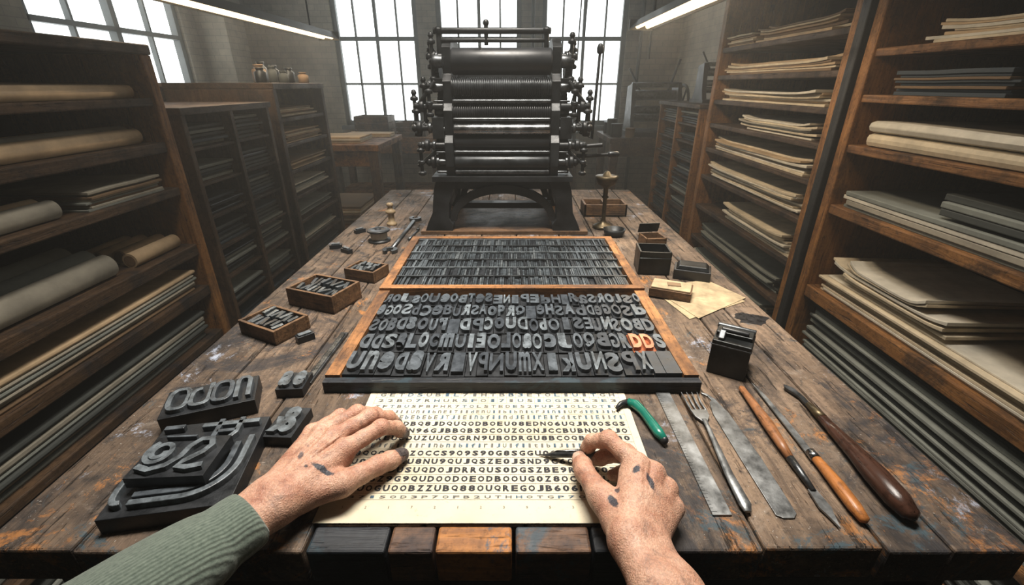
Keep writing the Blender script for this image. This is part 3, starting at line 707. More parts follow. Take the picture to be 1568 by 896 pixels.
b=B(); x=.397
b.prism([(x-.003,.614),(x+.003,.58),(x+.0055,.50),(x+.005,.452),(x-.005,.452),(x-.004,.52)],'Z',TZ+.003,TZ+.005,tool_steel)
b.rings([(x,.458,TZ+.006),(x,.444,TZ+.006)],[.006,.0065],steel,14)
handle(b,[(x,.445,TZ+.0065),(x,.43,TZ+.007),(x-.001,.40,TZ+.0085),(x-.002,.37,TZ+.008),(x-.002,.353,TZ+.007),(x-.002,.350,TZ+.007)],[.0062,.0068,.0082,.0082,.006,.002],w_handle)
b.obj('paring_knife',(x,.47,TZ))
b=B(); x=.452
b.prism([(x-.009,.606),(x+.001,.596),(x+.005,.572),(x+.004,.548),(x-.003,.548),(x-.003,.575),(x-.012,.598)],'Z',TZ+.004,TZ+.007,dsteel)
b.rings([(x,.555,TZ+.007),(x,.535,TZ+.008),(x,.520,TZ+.009)],[.004,.006,.0068],brass,14)
handle(b,[(x,.522,TZ+.009),(x-.001,.49,TZ+.010),(x-.002,.45,TZ+.012),(x-.004,.41,TZ+.0135),(x-.005,.375,TZ+.0135),(x-.005,.355,TZ+.012),(x-.005,.350,TZ+.010)],[.0068,.0085,.0112,.0145,.0145,.010,.003],w_handled,(1,.9))
b.obj('engraving_burnisher',(x,.47,TZ))
# ------------------------------------------------------------ hands: implicit surface (smooth union of tapered limbs) meshed with surface nets
def V(x,y,z): return Vector((x,y,TZ+z))
class Field:
    def __init__(s,lo,hi,h):
        s.h=h; s.lo=np.array(lo,dtype=np.float32)
        s.n=[int((hi[i]-lo[i])/h)+1 for i in range(3)]
        s.ax=[(s.lo[i]+h*np.arange(s.n[i])).astype(np.float32) for i in range(3)]
    def new(s): return np.full(s.n,.05,dtype=np.float32)
    def sub(s,mn,mx):
        o=[]
        for i in range(3):
            a=max(0,int((mn[i]-s.lo[i])/s.h)); c=min(s.n[i],int((mx[i]-s.lo[i])/s.h)+2); o.append(slice(a,max(a,c)))
        return tuple(o)
    def grid(s,sl): return s.ax[0][sl[0]][:,None,None],s.ax[1][sl[1]][None,:,None],s.ax[2][sl[2]][None,None,:]
    def cap(s,G,a,ra,c,rc,k):
        m=max(ra,rc)+.014
        sl=s.sub([min(a[i],c[i])-m for i in range(3)],[max(a[i],c[i])+m for i in range(3)])
        X,Y,Z=s.grid(sl)
        if 0 in (X.size,Y.size,Z.size): return
        d=np.array([c[i]-a[i] for i in range(3)],dtype=np.float32); L=float((d*d).sum())+1e-12
        px,py,pz=X-a[0],Y-a[1],Z-a[2]
        t=np.clip((px*d[0]+py*d[1]+pz*d[2])/L,0,1)
        D=np.sqrt((px-t*d[0])**2+(py-t*d[1])**2+(pz-t*d[2])**2)-(ra+(rc-ra)*t)
        G[sl]=smin(G[sl],D.astype(np.float32),k)
    def crease(s,G,J,t,u,r,depth=.0007,wl=.0030,ext=.0055):
        m=r+.010; sl=s.sub([J[i]-m for i in range(3)],[J[i]+m for i in range(3)]); X,Y,Z=s.grid(sl)
        px,py,pz=X-J[0],Y-J[1],Z-J[2]
        al=px*t[0]+py*t[1]+pz*t[2]; up=px*u[0]+py*u[1]+pz*u[2]
        bow=al+.12*(np.sqrt(np.maximum(px*px+py*py+pz*pz-al*al-up*up,0)))
        g=depth*(.5+.5*np.cos(2*np.pi*bow/wl))*np.exp(-(al/ext)**2)*np.clip(up/r,0,1)
        rr=np.sqrt(px*px+py*py+pz*pz); g=g*np.clip((m-rr)/.004,0,1)
        G[sl]+=g.astype(np.float32)
def smin(a,b,k):
    h=np.clip(.5+.5*(b-a)/k,0,1); return b*(1-h)+a*h-k*h*(1-h)
def nets(F,lo,h):
    ins=F<0; c=np.zeros([d-1 for d in F.shape],dtype=np.int8)
    for dx in (0,1):
        for dy in (0,1):
            for dz in (0,1): c+=ins[dx:dx+c.shape[0],dy:dy+c.shape[1],dz:dz+c.shape[2]]
    I_,J_,K_=np.nonzero((c>0)&(c<8)); n=len(I_)
    idm=np.full(c.shape,-1,dtype=np.int64); idm[I_,J_,K_]=np.arange(n)
    P=np.zeros((n,3)); C=np.zeros(n)
    cor=[(x,y,z) for x in (0,1) for y in (0,1) for z in (0,1)]
    for p in cor:
        for ax in range(3):
            if p[ax]: continue
            q=list(p); q[ax]=1
            a=F[I_+p[0],J_+p[1],K_+p[2]]; e=F[I_+q[0],J_+q[1],K_+q[2]]
            m=(a<0)!=(e<0); t=np.where(m,a/np.where(m,a-e,1),0)
            pos=np.zeros((n,3)); pos[:]=p; pos[:,ax]+=t
            P[m]+=pos[m]; C[m]+=1
    P=P/C[:,None]+np.stack([I_,J_,K_],1); P=P*h+np.array(lo)
    quads=[]
    for ax in range(3):
        sl0=[slice(None)]*3; sl1=[slice(None)]*3; sl0[ax]=slice(0,-1); sl1[ax]=slice(1,None)
        A=ins[tuple(sl0)]; E=ins[tuple(sl1)]; x,y,z=np.nonzero(A!=E); idx=[x,y,z]
        o1,o2=[(1,2),(2,0),(0,1)][ax]
        ok=(idx[o1]>0)&(idx[o2]>0)&(idx[o1]<c.shape[o1])&(idx[o2]<c.shape[o2]); idx=[q[ok] for q in idx]; s_=A[x[ok],y[ok],z[ok]]
        def cell(d1,d2):
            q=[k.copy() for k in idx]; q[o1]=q[o1]-d1; q[o2]=q[o2]-d2; return idm[q[0],q[1],q[2]]
        Q=np.stack([cell(1,1),cell(0,1),cell(0,0),cell(1,0)],1)
        Q[~s_]=Q[~s_][:,::-1]; quads.append(Q)
    Q=np.concatenate(quads); Q=Q[(Q>=0).all(1)]
    return P,Q
def build_hand(name,fingers,thumb,palm,arm,mat,up,upt,veins,tendons,h=.00095):
    pts=[p for J,_ in fingers for p in J]+list(thumb)+[a[0] for a in arm]+[a[2] for a in arm]
    lo=[min(p[i] for p in pts)-.040 for i in range(3)]; hi=[max(p[i] for p in pts)+.040 for i in range(3)]
    F=Field(lo,hi,h); G=F.new()
    for a,ra,c,rc in palm: F.cap(G,a,ra,c,rc,.008)
    for a,ra,c,rc in arm: F.cap(G,a,ra,c,rc,.012)
    for a,ra,c,rc in tendons: F.cap(G,a,ra,c,rc,.004)
    for vpts in veins:
        for i in range(len(vpts)-1): F.cap(G,vpts[i],.0016,vpts[i+1],.0014,.0028)
    T=[(J,s,[.0118,.0101,.0090,.0073],up,False) for J,s in fingers]+[(thumb[1:],1.0,[.0140,.0118,.0088],upt,True)]
    out=G.copy()
    for J,s,RR,u0,isT in T:
        g=F.new()
        for i in range(len(J)-1):
            a,c=Vector(J[i]),Vector(J[i+1]); r0,r1=RR[i]*s,RR[i+1]*s
            if i==len(J)-2:
                m=a.lerp(c,.5); t=(c-a).normalized(); u=Vector(u0); u=(u-t*u.dot(t)).normalized()
                F.cap(g,a,r0*.97,m-u*.0006,r0*(.98 if not isT else 1.0),.003); F.cap(g,m-u*.0006,r0*(.98 if not isT else 1.0),c,r1,.003)
            else:
                m=a.lerp(c,.5); rm=(r0+r1)/2*.92
                F.cap(g,a,r0,m,rm,.004); F.cap(g,m,rm,c,r1,.004)
        for i in range(1,len(J)-1):
            t=(Vector(J[i+1])-Vector(J[i-1])).normalized(); u=Vector(u0); u=(u-t*u.dot(t)).normalized(); r=RR[i]*s
            F.cap(g,Vector(J[i])+u*r*.16,r*.92,Vector(J[i])+u*r*.16+t*.001,r*.92,.004)
            F.crease(g,Vector(J[i]),t,u,r,.0010 if i==1 or isT else .0007)
        k=.007 if not isT else .010
        out=smin(out,smin(G,g,k),.0008)
    P,Q=nets(out,lo,h)
    me=bpy.data.meshes.new(name); me.from_pydata(P.tolist(),[],Q.tolist()); me.materials.append(mat)
    me.polygons.foreach_set('use_smooth',[True]*len(me.polygons)); me.update()
    o=bpy.data.objects.new(name,me); scene.collection.objects.link(o)
    m=o.modifiers.new('smooth','SMOOTH'); m.factor=.5; m.iterations=2
    return o
nailm=plain('fingernail',(.50,.32,.25),.3,0,.15,200,0)
naild=plain('ink_stained_fingernail',(.06,.05,.05),.3,0,.4,200,0)
def nail(b,a,c,r,up,mat,w=1.0):
    a=Vector(a);c=Vector(c);t=(c-a).normalized(); u=Vector(up); u=(u-t*u.dot(t)).normalized(); s_=t.cross(u)
    ctr=a.lerp(c,.82); vs=[];fs=[];n=9;m=7
    for j in range(m):
        v=j/(m-1); y=(v-.5)*r*1.7
        hw=r*.72*w*(1-.35*max(0,(v-.75)*4)**2)*(1-.25*max(0,(.25-v)*4)**2)
        for i in range(n):
            q=(i/(n-1)-.5)*2; x=q*hw; z=math.sqrt(max(0,1-(q*.72)**2))*r-(max(0,v-.5)**2)*r*.5
            vs.append(ctr+s_*x+t*y+u*(z+.0004))
    for j in range(m-1):
        for i in range(n-1): k=j*n+i; fs.append((k,k+1,k+n+1,k+n))
    b.add(vs,fs,mat,True)
def vein(A,Bq,ra,rb,w=.002):
    o=[]
    for i in range(7):
        t=i/6; o.append(A.lerp(Bq,t)+Vector((w*math.sin(t*7),w*math.cos(t*5),ra+(rb-ra)*t)))
    return o
def sleeve(pts,rad,parent):
    b=B(); b.rings(pts,rad,knit,40,cap=True,sc=(1.17,.96))
    o=b.obj('knit_sleeve',parent=parent); s=o.modifiers.new('sub','SUBSURF'); s.levels=2; s.render_levels=2; return o
# left
Wl=V(-.262,.352,.036)
I=[V(-.206,.425,.042),V(-.171,.460,.045),V(-.157,.479,.028),V(-.149,.487,.011)]
Mi=[V(-.2265,.4405,.045),V(-.190,.478,.048),V(-.172,.497,.030),V(-.163,.506,.011)]
Ri=[V(-.2455,.4535,.042),V(-.212,.491,.044),V(-.193,.509,.027),V(-.183,.517,.010)]
Pi=[V(-.261,.460,.036),V(-.237,.494,.036),V(-.220,.508,.022),V(-.209,.514,.009)]
Th=[V(-.240,.366,.028),V(-.198,.385,.028),V(-.166,.417,.023),V(-.143,.446,.012)]
hd=(Mi[0]-Wl).normalized(); sd=Vector((hd.y,-hd.x,0)).normalized()
wa,wb=Wl-sd*.011,Wl+sd*.011
palm=[(wa,.0185,wb,.0185)]
for J,s,off in ((I,1,.009),(Mi,1,.003),(Ri,1,-.004),(Pi,.92,-.011)):
    src=Wl+sd*off+hd*.010
    palm.append((src,.0170,J[0]+Vector((0,0,-.002)),.0120*s)); palm.append((src+Vector((0,0,-.005)),.0150,J[0]-hd*.006+Vector((0,0,-.012)),.0105))
palm+=[(wb+hd*.008,.0165,Th[0],.0165),(Th[0],.0168,Th[1],.0138),(I[0].lerp(Wl,.40)+Vector((0,0,-.008)),.0095,Th[1].lerp(Th[0],.25),.0105)]
tend=[(J[0]+Vector((0,0,.0030)),.0092,J[0].lerp(Wl,.12)+Vector((0,0,.003)),.0088) for J in (I,Mi,Ri,Pi)]+[(J[0]+Vector((0,0,.0098)),.0024,J[0].lerp(Wl,.6)+Vector((0,0,.0143)),.0016) for J in (I,Mi,Ri)]
El=V(-.385,.17,.040); ad=(El-Wl).normalized(); asd=Vector((-ad.y,ad.x,0))
arm=[(Wl+asd*o_,.0185,Wl+ad*.060+asd*o_*.9,.0225) for o_ in (-.010,.010)]
vl=[vein(Wl+hd*.02+sd*.003,I[0].lerp(Mi[0],.5),.0162,.0108),vein(Wl+hd*.015-sd*.006,Mi[0].lerp(Ri[0],.5),.0164,.0108)]
marks=[((-.2165,.386,TZ+.05),(.012,.0036,.03),-.25,.97),((-.206,.343,TZ+.04),(.005,.004,.03),.5,.9),((-.247,.40,TZ+.05),(.003,.006,.03),.3,.8),
 (tuple(I[3]),(.013,.013,.016),0,.9),(tuple(Th[3]),(.013,.013,.014),0,.9),(tuple(Mi[3]),(.011,.011,.013),0,.8),((-.235,.385,TZ+.05),(.002,.002,.02),0,.8)]
skl=skin_mat('skin',marks,[(tuple(j),.014) for J in (I,Mi,Ri,Pi) for j in (J[0],J[1])]+[(tuple(Th[2]),.014)])
hl=build_hand('human_hand',[(I,1),(Mi,1.02),(Ri,.97),(Pi,.86)],Th,palm,arm,skl,(.1,.1,1),(.15,-.1,1),vl,tend)
b=B()
for J,s in ((I,1),(Mi,1),(Ri,.97),(Pi,.86)): nail(b,J[2],J[3],.0079*s,(.35,.35,1),naild if J in(I,Mi) else nailm)
nail(b,Th[2],Th[3],.0100,(.15,-.1,1),naild)
b.obj('fingernails',parent=hl)
d=ad; S=Wl+d*.020
sleeve([S+d*.012,S+d*.0,S+d*.001,S+d*.006,S+d*.022,S+d*.034,S+d*.042,S+d*.07,S+d*.10,S+d*.14,S+d*.20,S+d*.30],[.024,.0245,.0275,.030,.0305,.0300,.034,.038,.041,.043,.047,.05],hl)
# right
Wr=V(.124,.300,.040)
I=[V(.143,.386,.056),V(.117,.421,.061),V(.101,.438,.042),V(.0945,.444,.023)]
Mi=[V(.161,.380,.048),V(.139,.416,.044),V(.118,.428,.028),V(.106,.435,.014)]
Ri=[V(.173,.368,.037),V(.158,.404,.028),V(.139,.413,.016),V(.124,.413,.011)]
Pi=[V(.177,.352,.026),V(.172,.384,.017),V(.157,.396,.011),V(.144,.397,.010)]
Th=[V(.112,.326,.036),V(.099,.360,.036),V(.0870,.398,.031),V(.0850,.430,.022)]
hd=(Mi[0]-Wr).normalized(); sd=Vector((-.80,.25,.45)).normalized()
wa,wb=Wr+sd*.011,Wr-sd*.011
palm=[(wa,.0185,wb,.0185)]
for J,s,off in ((I,1,.009),(Mi,1,.003),(Ri,1,-.004),(Pi,.92,-.010)):
    src=Wr+sd*off+hd*.010
    palm.append((src,.0170,J[0],.0122*s)); palm.append((src+Vector((-.004,0,-.003)),.0150,J[0]-hd*.006+Vector((-.008,0,-.007)),.0105))
palm+=[(wa+hd*.008,.0165,Th[0],.0165),(Th[0],.0165,Th[1],.0138),(I[0].lerp(Wr,.48)+Vector((-.004,0,-.005)),.0105,Th[1].lerp(Th[0],.35),.0115)]
tend=[(J[0]+Vector((.0008,.0006,.0030)),.0094,J[0].lerp(Wr,.12)+Vector((0,0,.003)),.0090) for J in (I,Mi,Ri,Pi)]+[(J[0]+Vector((.001,0,.0102)),.0024,J[0].lerp(Wr,.6)+Vector((.001,0,.0145)),.0016) for J in (I,Mi)]
Er=V(.178,.115,.045); ad=(Er-Wr).normalized(); asd=Vector((-.92,-.25,.28)).normalized()
arm=[(Wr+asd*o_,.0185,Wr+ad*.05+asd*o_,.0210) for o_ in (-.010,.010)]+[(Wr+ad*.05+asd*o_,.0210,Wr+ad*.15+asd*o_*1.2,.0300) for o_ in (-.010,.010)]
vr=[vein(Wr+hd*.02,I[0].lerp(Mi[0],.5),.0165,.0112),vein(Wr+hd*.012-sd*.006,Mi[0].lerp(Ri[0],.5),.0160,.0110)]
marks=[((.137,.369,TZ+.06),(.006,.0036,.03),.7,.97),((.149,.356,TZ+.055),(.0036,.010,.03),.15,.95),((.106,.338,TZ+.05),(.0036,.011,.03),.25,.95),((.113,.352,TZ+.05),(.0025,.004,.03),.25,.85),
 (tuple(I[3]),(.008,.008,.010),0,.7),(tuple(Th[3]),(.008,.008,.01),0,.6)]
skr=skin_mat('skin_tanned',marks,[(tuple(j),.014) for J in (I,Mi,Ri,Pi) for j in (J[0],J[1])]+[(tuple(Th[2]),.014)])
hr=build_hand('human_hand',[(I,1),(Mi,1.02),(Ri,.97),(Pi,.86)],Th,palm,arm,skr,(.25,.35,1),(-.6,0,.8),vr,tend)
b=B()
nail(b,I[2],I[3],.0079,(-.5,.8,.3),nailm); nail(b,Th[2],Th[3],.0100,(-.8,-.1,.7),nailm)
b.obj('fingernails',parent=hr)
d=ad; S=Wr+d*.125
sleeve([S+d*.012,S,S+d*.001,S+d*.006,S+d*.03,S+d*.06,S+d*.12,S+d*.2],[.032,.0325,.036,.039,.040,.043,.046,.05],hr)
b=B(); p0=V(.036,.456,.002); p1=V(.092,.440,.018); p2=V(.125,.430,.030)
b.rings([p0,p0.lerp(p1,.25),p0.lerp(p1,.3),p1,p2],[.0006,.0022,.0036,.0040,.0038],dsteel,12)
b.rings([V(.044,.4555,.003),V(.060,.453,.011),p1+Vector((0,.003,.004))],[.0007,.0018,.002],steel,8)
b.obj('engraving_scribe',(.09,.44,TZ))
# ------------------------------------------------------------ shelving
def shelf(name,xf,xb,y0,y1,zs,ztop,bt,mb,mp,st=.04,extra=None,bts=None):
    b=B(); lo,hi=min(xf,xb),max(xf,xb); s=1 if xb>xf else -1
    for y in (y0,y1-st): b.bb(lo,hi,y,y+st,0,ztop,mp)
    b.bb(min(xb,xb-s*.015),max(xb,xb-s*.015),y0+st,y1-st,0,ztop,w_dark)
    for i,z in enumerate(zs):
        t=bts[i] if bts else bt
        a,c=xf+s*.006,xb-s*.015
        b.bb(min(a,c),max(a,c),y0+st,y1-st,z-t,z,mb)
    b.bb(min(xf-s*.005,xb),max(xf-s*.005,xb),y0-.0,y1+.0,ztop,ztop+.03,mb)
    if extra: extra(b)
    return b.obj(name,((xf+xb)/2,(y0+y1)/2,0),bevel=.004)
def stack(name,xf,dep,y0,y1,z,n,t,mats,jx=.02,jy=.02,s=1,rz=.0,bev=.15,curl=.0):
    b=B(); zz=z; S=14; zo=R(0,6); amp=t*R(.1,.3)
    for i in range(n):
        tt=t*R(.7,1.25); ox=abs(R(-jx,jx)); oa=R(0,jy); ob=R(0,jy)
        xa=xf+s*(.015+ox); xb_=xf+s*dep
        ya,yb=y0+ob,y1-oa; sk=R(-rz,rz)*.3
        m=mats[i%len(mats)] if len(mats)<4 else random.choice(mats)
        fr=(i+1)/n; vs=[];fs=[]
        lo,hi=(xa,xb_) if s>0 else (xb_,xa)
        for k in range(S+1):
            v=k/S; yy=ya+(yb-ya)*v
            e0=max(0,1-v*5)**2; e1=max(0,(v-.8)*5)**2
            l=amp*fr*(math.sin(zo+v*9)+1)*.5*(1 if n>1 else 0)+curl*fr*(e0+e1)
            dxs=sk*(yy-(ya+yb)/2)
            low=l*(i/n)/fr
            if s>0: pts=[(lo+dxs,zz+low),(hi,zz+low*.5),(hi,zz+tt*.93+l*.5),(lo+dxs,zz+tt*.93+l)]
            else: pts=[(lo,zz+low*.5),(hi+dxs,zz+low),(hi+dxs,zz+tt*.93+l),(lo,zz+tt*.93+l*.5)]
            vs+=[(x,yy,zq) for x,zq in pts]
        for k in range(S):
            o=k*4
            for j in range(4): fs.append((o+j,o+(j+1)%4,o+4+(j+1)%4,o+4+j))
        fs.append((3,2,1,0)); fs.append((S*4,S*4+1,S*4+2,S*4+3))
        b.add(vs,fs,m)
        zz+=tt
    return b.obj(name,(xf+s*dep/2,(y0+y1)/2,z),bevel=t*bev,seg=2)
def roll(name,xf,y0,y1,z,r,mats,s=1,n=1):
    b=B()
    for i in range(n):
        rr=r*R(.85,1.05); x=xf+s*(.03+r+i*2.05*r)
        a,c=y0+R(0,.04),y1-R(0,.04)
        b.cyl((x,a,z+rr),(x,c,z+rr),rr,mats[i%len(mats)],n=24)
        for (yy,sg) in ((a,-1),(c,1)): b.lathe((x,yy,z+rr),(0,sg,0),[(rr*.75,0),(rr*.75,.001),(rr*.72,.001),(.1*rr,.001)],brownp,20)
    return b.obj(name,(xf+s*r,(y0+y1)/2,z))
XA=1.20
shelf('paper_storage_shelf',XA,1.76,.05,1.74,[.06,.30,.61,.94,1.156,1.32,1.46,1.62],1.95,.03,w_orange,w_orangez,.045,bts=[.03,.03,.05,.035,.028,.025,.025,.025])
stack('paper_stack',XA,.5,.15,1.66,.30,20,.012,[greyp,greyd,greyp],.03,.04)
stack('paper_stack',XA,.5,.10,1.66,.61,8,.009,[cream,white,cream],.03,.05)
stack('paper_stack',XA,.42,1.10,1.64,.690,8,.0075,[cream,white,cream],.03,.12,rz=.06,curl=.025)
stack('paper_stack',XA,.5,.10,1.66,.94,4,.015,[greyp,pale,white],.03,.03)
stack('paper_stack',XA,.45,.10,1.30,1.010,3,.02,[greyd,greyp],.03,.03)
stack('paper_stack',XA,.5,.10,1.655,1.156,2,.040,[cream,white],.02,.02,bev=.48)
stack('paper_stack',XA,.35,1.20,1.60,1.32,8,.010,[bluep,bluep,brownp],.03,.03,rz=.03)
stack('paper_stack',XA,.4,.45,1.10,1.32,6,.008,[cream,tan,white],.03,.05,rz=.03,curl=.01)
stack('paper_stack',XA,.4,.4,1.52,1.46,7,.007,[cream,white,tan],.03,.06,rz=.02,curl=.015)
stack('paper_stack',XA,.4,.4,1.6,1.62,6,.012,[cream,white,tan],.03,.06,rz=.02)
stack('paper_stack',XA,.5,.3,1.6,.06,12,.012,[greyp,greyd,greyd],.03,.06)
zb=[.08,.28,.446,.647,.837,1.0,1.14,1.27,1.40,1.54]
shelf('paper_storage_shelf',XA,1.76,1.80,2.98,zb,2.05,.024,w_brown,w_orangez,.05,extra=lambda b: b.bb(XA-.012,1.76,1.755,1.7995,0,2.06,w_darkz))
for i,z in enumerate(zb):
    mm=[[greyp,greyp,greyd],[greyp,white,greyp],[greyp,greyp,greyd],[cream,white,cream],[cream,white,cream],[cream,white,tan],[white,pale,cream],[cream,tan,white],[brownp,cream,tan],[tan,cream,brownp]][i]
    n=[8,9,8,9,9,7,7,6,6,7][i]
    y1=2.90 if i%3 else 2.6
    stack('paper_stack',XA,.46,1.88+R(0,.05),y1,z,n,.0085,mm,.05,.08,rz=.08,curl=.012)
    if i in (7,8,9): stack('paper_stack',XA,.35,y1+.02,2.925,z,6,.009,[tan,brownp,cream],.03,.01) if y1<2.8 else None
def cabinet(name,xf,xb,y0,y1,ztop,ndraw,s,cols,mat=w_brown,matz=w_brownz):
    b=B(); lo,hi=min(xf,xb),max(xf,xb)
    for y in (y0,y1-.025): b.bb(lo,hi,y,y+.025,0,ztop,matz)
    b.bb(lo-.01,hi+.01,y0-.01,y1+.01,ztop,ztop+.025,mat)
    b.bb(min(xb,xb-s*.02),max(xb,xb-s*.02),y0+.025,y1-.025,0,ztop,w_dark)
    cw=(y1-y0-.025*(cols+1))/cols
    for c in range(cols):
        ya=y0+.025+c*(cw+.025)
        if c: b.bb(lo,hi,ya-.025,ya,0,ztop,matz)
        dh=(ztop-.06)/ndraw
        for k in range(ndraw):
            z0=.06+k*dh
            b.bb(min(xf+s*.01,xb-s*.02),max(xf+s*.01,xb-s*.02),ya,ya+cw,z0,z0+.012,mat)
            nn=max(2,int((dh-.012)/.016)); 
            for q in range(random.randint(max(1,nn-3),nn-1)):
                o=R(.012,.05); a=xf+s*o; e=xb-s*.06
                b.bb(min(a,e),max(a,e),ya+R(.004,.03),ya+cw-R(.004,.03),z0+.013+q*.016,z0+.013+q*.016+.011,random.choice([greyd,bluep,greyd,blackp,greyp]))
    return b.obj(name,((xf+xb)/2,(y0+y1)/2,0),bevel=.002)
cabinet('type_case_cabinet',1.2,1.7,3.10,3.95,1.21,10,1,2,w_brown,w_orangez)
XD=-1.20
zd=[.06,.24,.43,.63,.80,1.015,1.17,1.31]
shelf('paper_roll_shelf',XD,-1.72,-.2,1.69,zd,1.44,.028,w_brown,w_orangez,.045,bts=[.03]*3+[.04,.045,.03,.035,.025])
s=-1
roll('paper_roll',XD,.1,1.62,1.31,.022,[tan,tan,brownp],s,3)
roll('paper_roll',XD,.1,1.62,1.17,.028,[tan,pale,tan],s,3)
stack('paper_stack',XD,.4,1.28,1.6,1.015,8,.007,[greyp,pale,brownp],.02,.03,s=s)
roll('paper_roll',XD,.0,1.24,1.015,.026,[pale,tan],s,2)
roll('paper_roll',XD,.0,1.36,.80,.040,[pale,greyp,greyp],s,3)
roll('paper_roll',XD,1.38,1.62,.80,.026,[tan,tan,tan],s,4)
stack('paper_stack',XD,.45,.0,1.62,.63,6,.014,[tan,brownp,pale,greyp],.02,.03,s=s,bev=.45)
stack('paper_stack',XD,.45,.0,1.62,.43,6,.020,[greyp,pale,greyd],.03,.06,s=s,bev=.45)
stack('paper_stack',XD,.45,.0,1.62,.24,5,.020,[greyp,greyd,greyd],.03,.06,s=s,bev=.45)
stack('paper_stack',XD,.45,.0,1.62,.06,5,.020,[greyp,greyd,greyd],.03,.06,s=s,bev=.45)
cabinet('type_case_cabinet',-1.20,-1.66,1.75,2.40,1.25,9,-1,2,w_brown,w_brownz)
zf=[.08,.22,.36,.50,.64,.78,.92,1.06,1.19]
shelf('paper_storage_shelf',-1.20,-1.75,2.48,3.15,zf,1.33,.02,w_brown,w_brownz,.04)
for i,z in enumerate(zf):
    stack('paper_stack',-1.20,.42,2.54,3.09,z,[5,6,7,5,7,6,6,7,6][i],.008,[[greyd,bluep,greyp],[greyp,greyd,white],[tan,cream,brownp]][i//3],.05,.06,s=-1,rz=.03)
b=B()
for (x,y,r,h,m) in [(-1.28,2.55,.03,.07,tinm),(-1.35,2.68,.035,.09,brownp),(-1.27,2.78,.025,.06,greyd),(-1.30,2.92,.03,.08,tinm),(-1.42,2.85,.03,.11,tinm),(-1.27,3.04,.03,.06,brownp),(-1.33,2.80,.03,.09,tinm),(-1.27,2.66,.022,.08,greyd)]:
    b.lathe((x,y,1.36),'Z',[(r*.9,0),(r,.004),(r,h*.7),(r*.6,h*.8),(r*.6,h*.9),(r*.7,h*.92),(r*.7,h)],m,16)
b.obj('ink_jars',(-1.3,2.8,1.36))
b=B(); b.prism([(1.72,0),(3.2,0),(3.2,1.36),(2.3,1.36),(1.78,1.30),(1.72,1.2)],'X',-2.3,-1.78,w_brown); b.obj('composing_frame',(-2.0,2.4,0),bevel=.006)
# ------------------------------------------------------------ background benches
def bench(name,x0,x1,y0,y1,z,m=w_brown):
    b=B(); b.bb(x0,x1,y0,y1,z-.045,z,m)
    for x in (x0+.05,x1-.05):
        for y in (y0+.05,y1-.05): b.bb(x-.035,x+.035,y-.035,y+.035,0,z-.045,w_brownz)
    b.bb(x0+.04,x1-.04,y0+.04,y1-.04,.28,.31,m); b.bb(x0+.03,x1-.03,y0+.03,y0+.055,z-.16,z-.045,m)
    return b.obj(name,((x0+x1)/2,(y0+y1)/2,0),bevel=.004)
bench('workbench',-1.72,-.98,3.45,4.25,.95,w_orange); bench('workbench',-1.9,-.75,4.85,5.4,.86,w_orange)
bench('workbench',.85,1.7,4.1,4.8,.93); bench('workbench',-.5,.7,4.9,5.4,.80)
stack('paper_stack',-1.65,.5,3.55,3.95,.95,3,.012,[cream,white,tan],.05,.05,rz=.1)
stack('paper_stack',-1.45,.42,4.0,4.2,.95,2,.012,[cream,tan,brownp],.03,.02,rz=.1)
stack('paper_stack',-1.62,.4,3.55,4.1,.31,8,.02,[tan,brownp,cream],.05,.05)
def crate(x,y,z,w,d,h,m):
    b=B(); t=.012; b.bb(x-w/2,x+w/2,y-d/2,y+d/2,z,z+.01,m)
    for k in range(3):
        z0=z+h*k/3+.004; z1=z+h*(k+1)/3-.004
        b.bb(x-w/2,x+w/2,y-d/2,y-d/2+t,z0,z1,m); b.bb(x-w/2,x+w/2,y+d/2-t,y+d/2,z0,z1,m); b.bb(x-w/2,x-w/2+t,y-d/2,y+d/2,z0,z1,m); b.bb(x+w/2-t,x+w/2,y-d/2,y+d/2,z0,z1,m)
    for sx in (-1,1):
        for sy in (-1,1): b.bb(x+sx*(w/2-.03)-.015,x+sx*(w/2-.03)+.015,y+sy*(d/2-.02)-.008,y+sy*(d/2-.02)+.008,z,z+h,m)
    b.obj('wooden_crate',(x,y,z))
crate(-1.45,5.1,.86,.35,.3,.20,w_box); crate(-1.05,5.1,.86,.3,.3,.14,w_box); crate(-.25,5.1,.80,.3,.3,.18,w_brown)
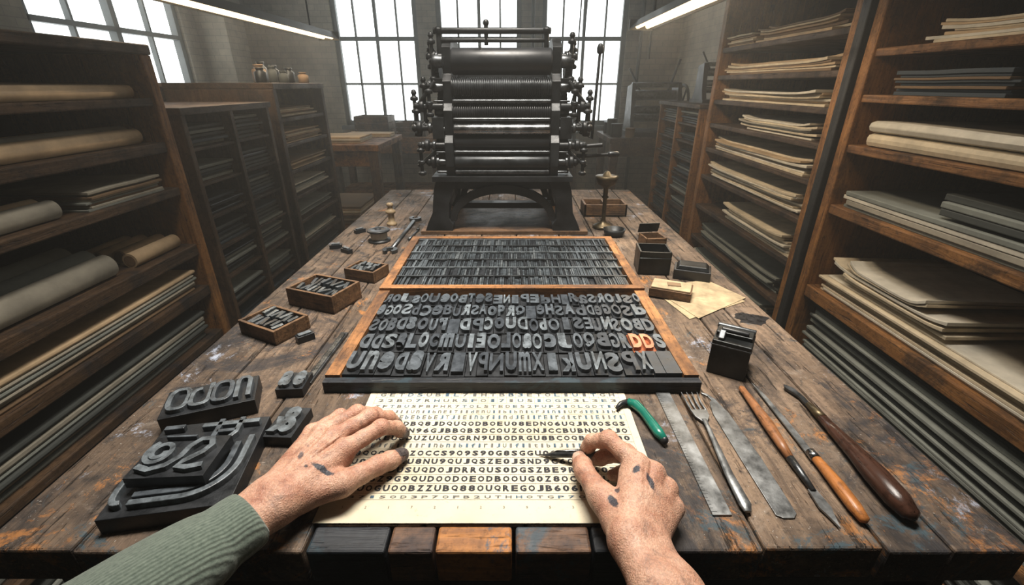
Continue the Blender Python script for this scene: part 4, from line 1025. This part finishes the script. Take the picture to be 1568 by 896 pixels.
def smallpress(x,y,z,s):
    b=B()
    for q in (-1,1):
        b.prism([(y-.16*s,z),(y+.16*s,z),(y+.10*s,z+.10*s),(y+.08*s,z+.34*s),(y-.06*s,z+.36*s),(y-.10*s,z+.12*s)],'X',x+q*.17*s-.015,x+q*.17*s+.015,iron)
    for (yy,zz,r) in ((0,.28,.035),(-.05,.18,.028),(.04,.12,.03),(-.04,.35,.018)): b.cyl((x-.18*s,y+yy*s,z+zz*s),(x+.18*s,y+yy*s,z+zz*s),r*s,dsteel,n=20)
    b.bb(x-.2*s,x+.2*s,y-.18*s,y+.18*s,z,z+.03*s,iron)
    pts=[(x+.22*s,y+.13*s*math.cos(a),z+.22*s+.13*s*math.sin(a)) for a in [i*math.pi/12 for i in range(25)]]
    b.rings(pts,[.011*s]*25,iron,8,cap=False)
    for i in range(3):
        a=i*math.pi/3; b.cyl((x+.22*s,y+.13*s*math.cos(a),z+.22*s+.13*s*math.sin(a)),(x+.22*s,y-.13*s*math.cos(a),z+.22*s-.13*s*math.sin(a)),.007*s,iron,n=8)
    b.cyl((x+.1*s,y,z+.3*s),(x+.15*s,y-.05*s,z+.52*s),.008*s,iron); b.cyl((x-.1*s,y,z+.3*s),(x-.2*s,y,z+.46*s),.008*s,iron)
    b.obj('proof_press',(x,y,z))
smallpress(1.28,4.45,.93,1.2); smallpress(.50,5.1,.80,.9); smallpress(1.45,3.5,1.235,.7); smallpress(.15,5.1,.80,.7)
b=B()
for (x,y,r,h,m) in [(.93,4.25,.05,.11,tinm),(1.03,4.17,.04,.08,brownp),(.92,4.42,.045,.14,greyd),(.93,4.6,.05,.10,tinm)]:
    b.lathe((x,y,.93),'Z',[(r*.95,0),(r,.005),(r,h*.92),(r*1.04,h*.93),(r*1.04,h)],m,18)
b.obj('ink_cans',(1.0,4.3,.93))
b=B()
for x in (.22,1.36): b.cyl((x,YB-.05,0),(x,YB-.05,H),.018,blackp)
b.cyl((1.45,YB-.1,1.6),(1.45,YB-.1,H),.012,blackp); b.obj('heating_pipes',(.8,YB-.05,0))
b=B()
for (x,y,z) in ((.60,4.6,1.55),(.66,4.65,1.75)): b.rings([(x,y,H),(x+.01,y,2.4),(x-.01,y,z)],[.006,.006,.006],blackp,8)
b.obj('hanging_cables',(.63,4.6,H))
b=B(); b.lathe((-.78,3.0,.48),'Z',[(.15,0),(.16,.01),(.16,.03),(.15,.04)],w_brown,28)
for i in range(4):
    a=i*math.pi/2+.4; b.cyl((-.78+.11*math.cos(a),3.0+.11*math.sin(a),.48),(-.78+.17*math.cos(a),3.0+.17*math.sin(a),0),.016,w_brownz,n=10)
b.obj('wooden_stool',(-.78,3.0,0))
# ------------------------------------------------------------ camera
cam=bpy.data.cameras.new('camera'); co=bpy.data.objects.new('camera',cam); scene.collection.objects.link(co)
cam.lens=15.87; cam.sensor_width=36; cam.clip_start=.01
co.location=(0,0,TZ+.45); co.rotation_euler=(math.radians(90-24.7),0,0)
scene.camera=co
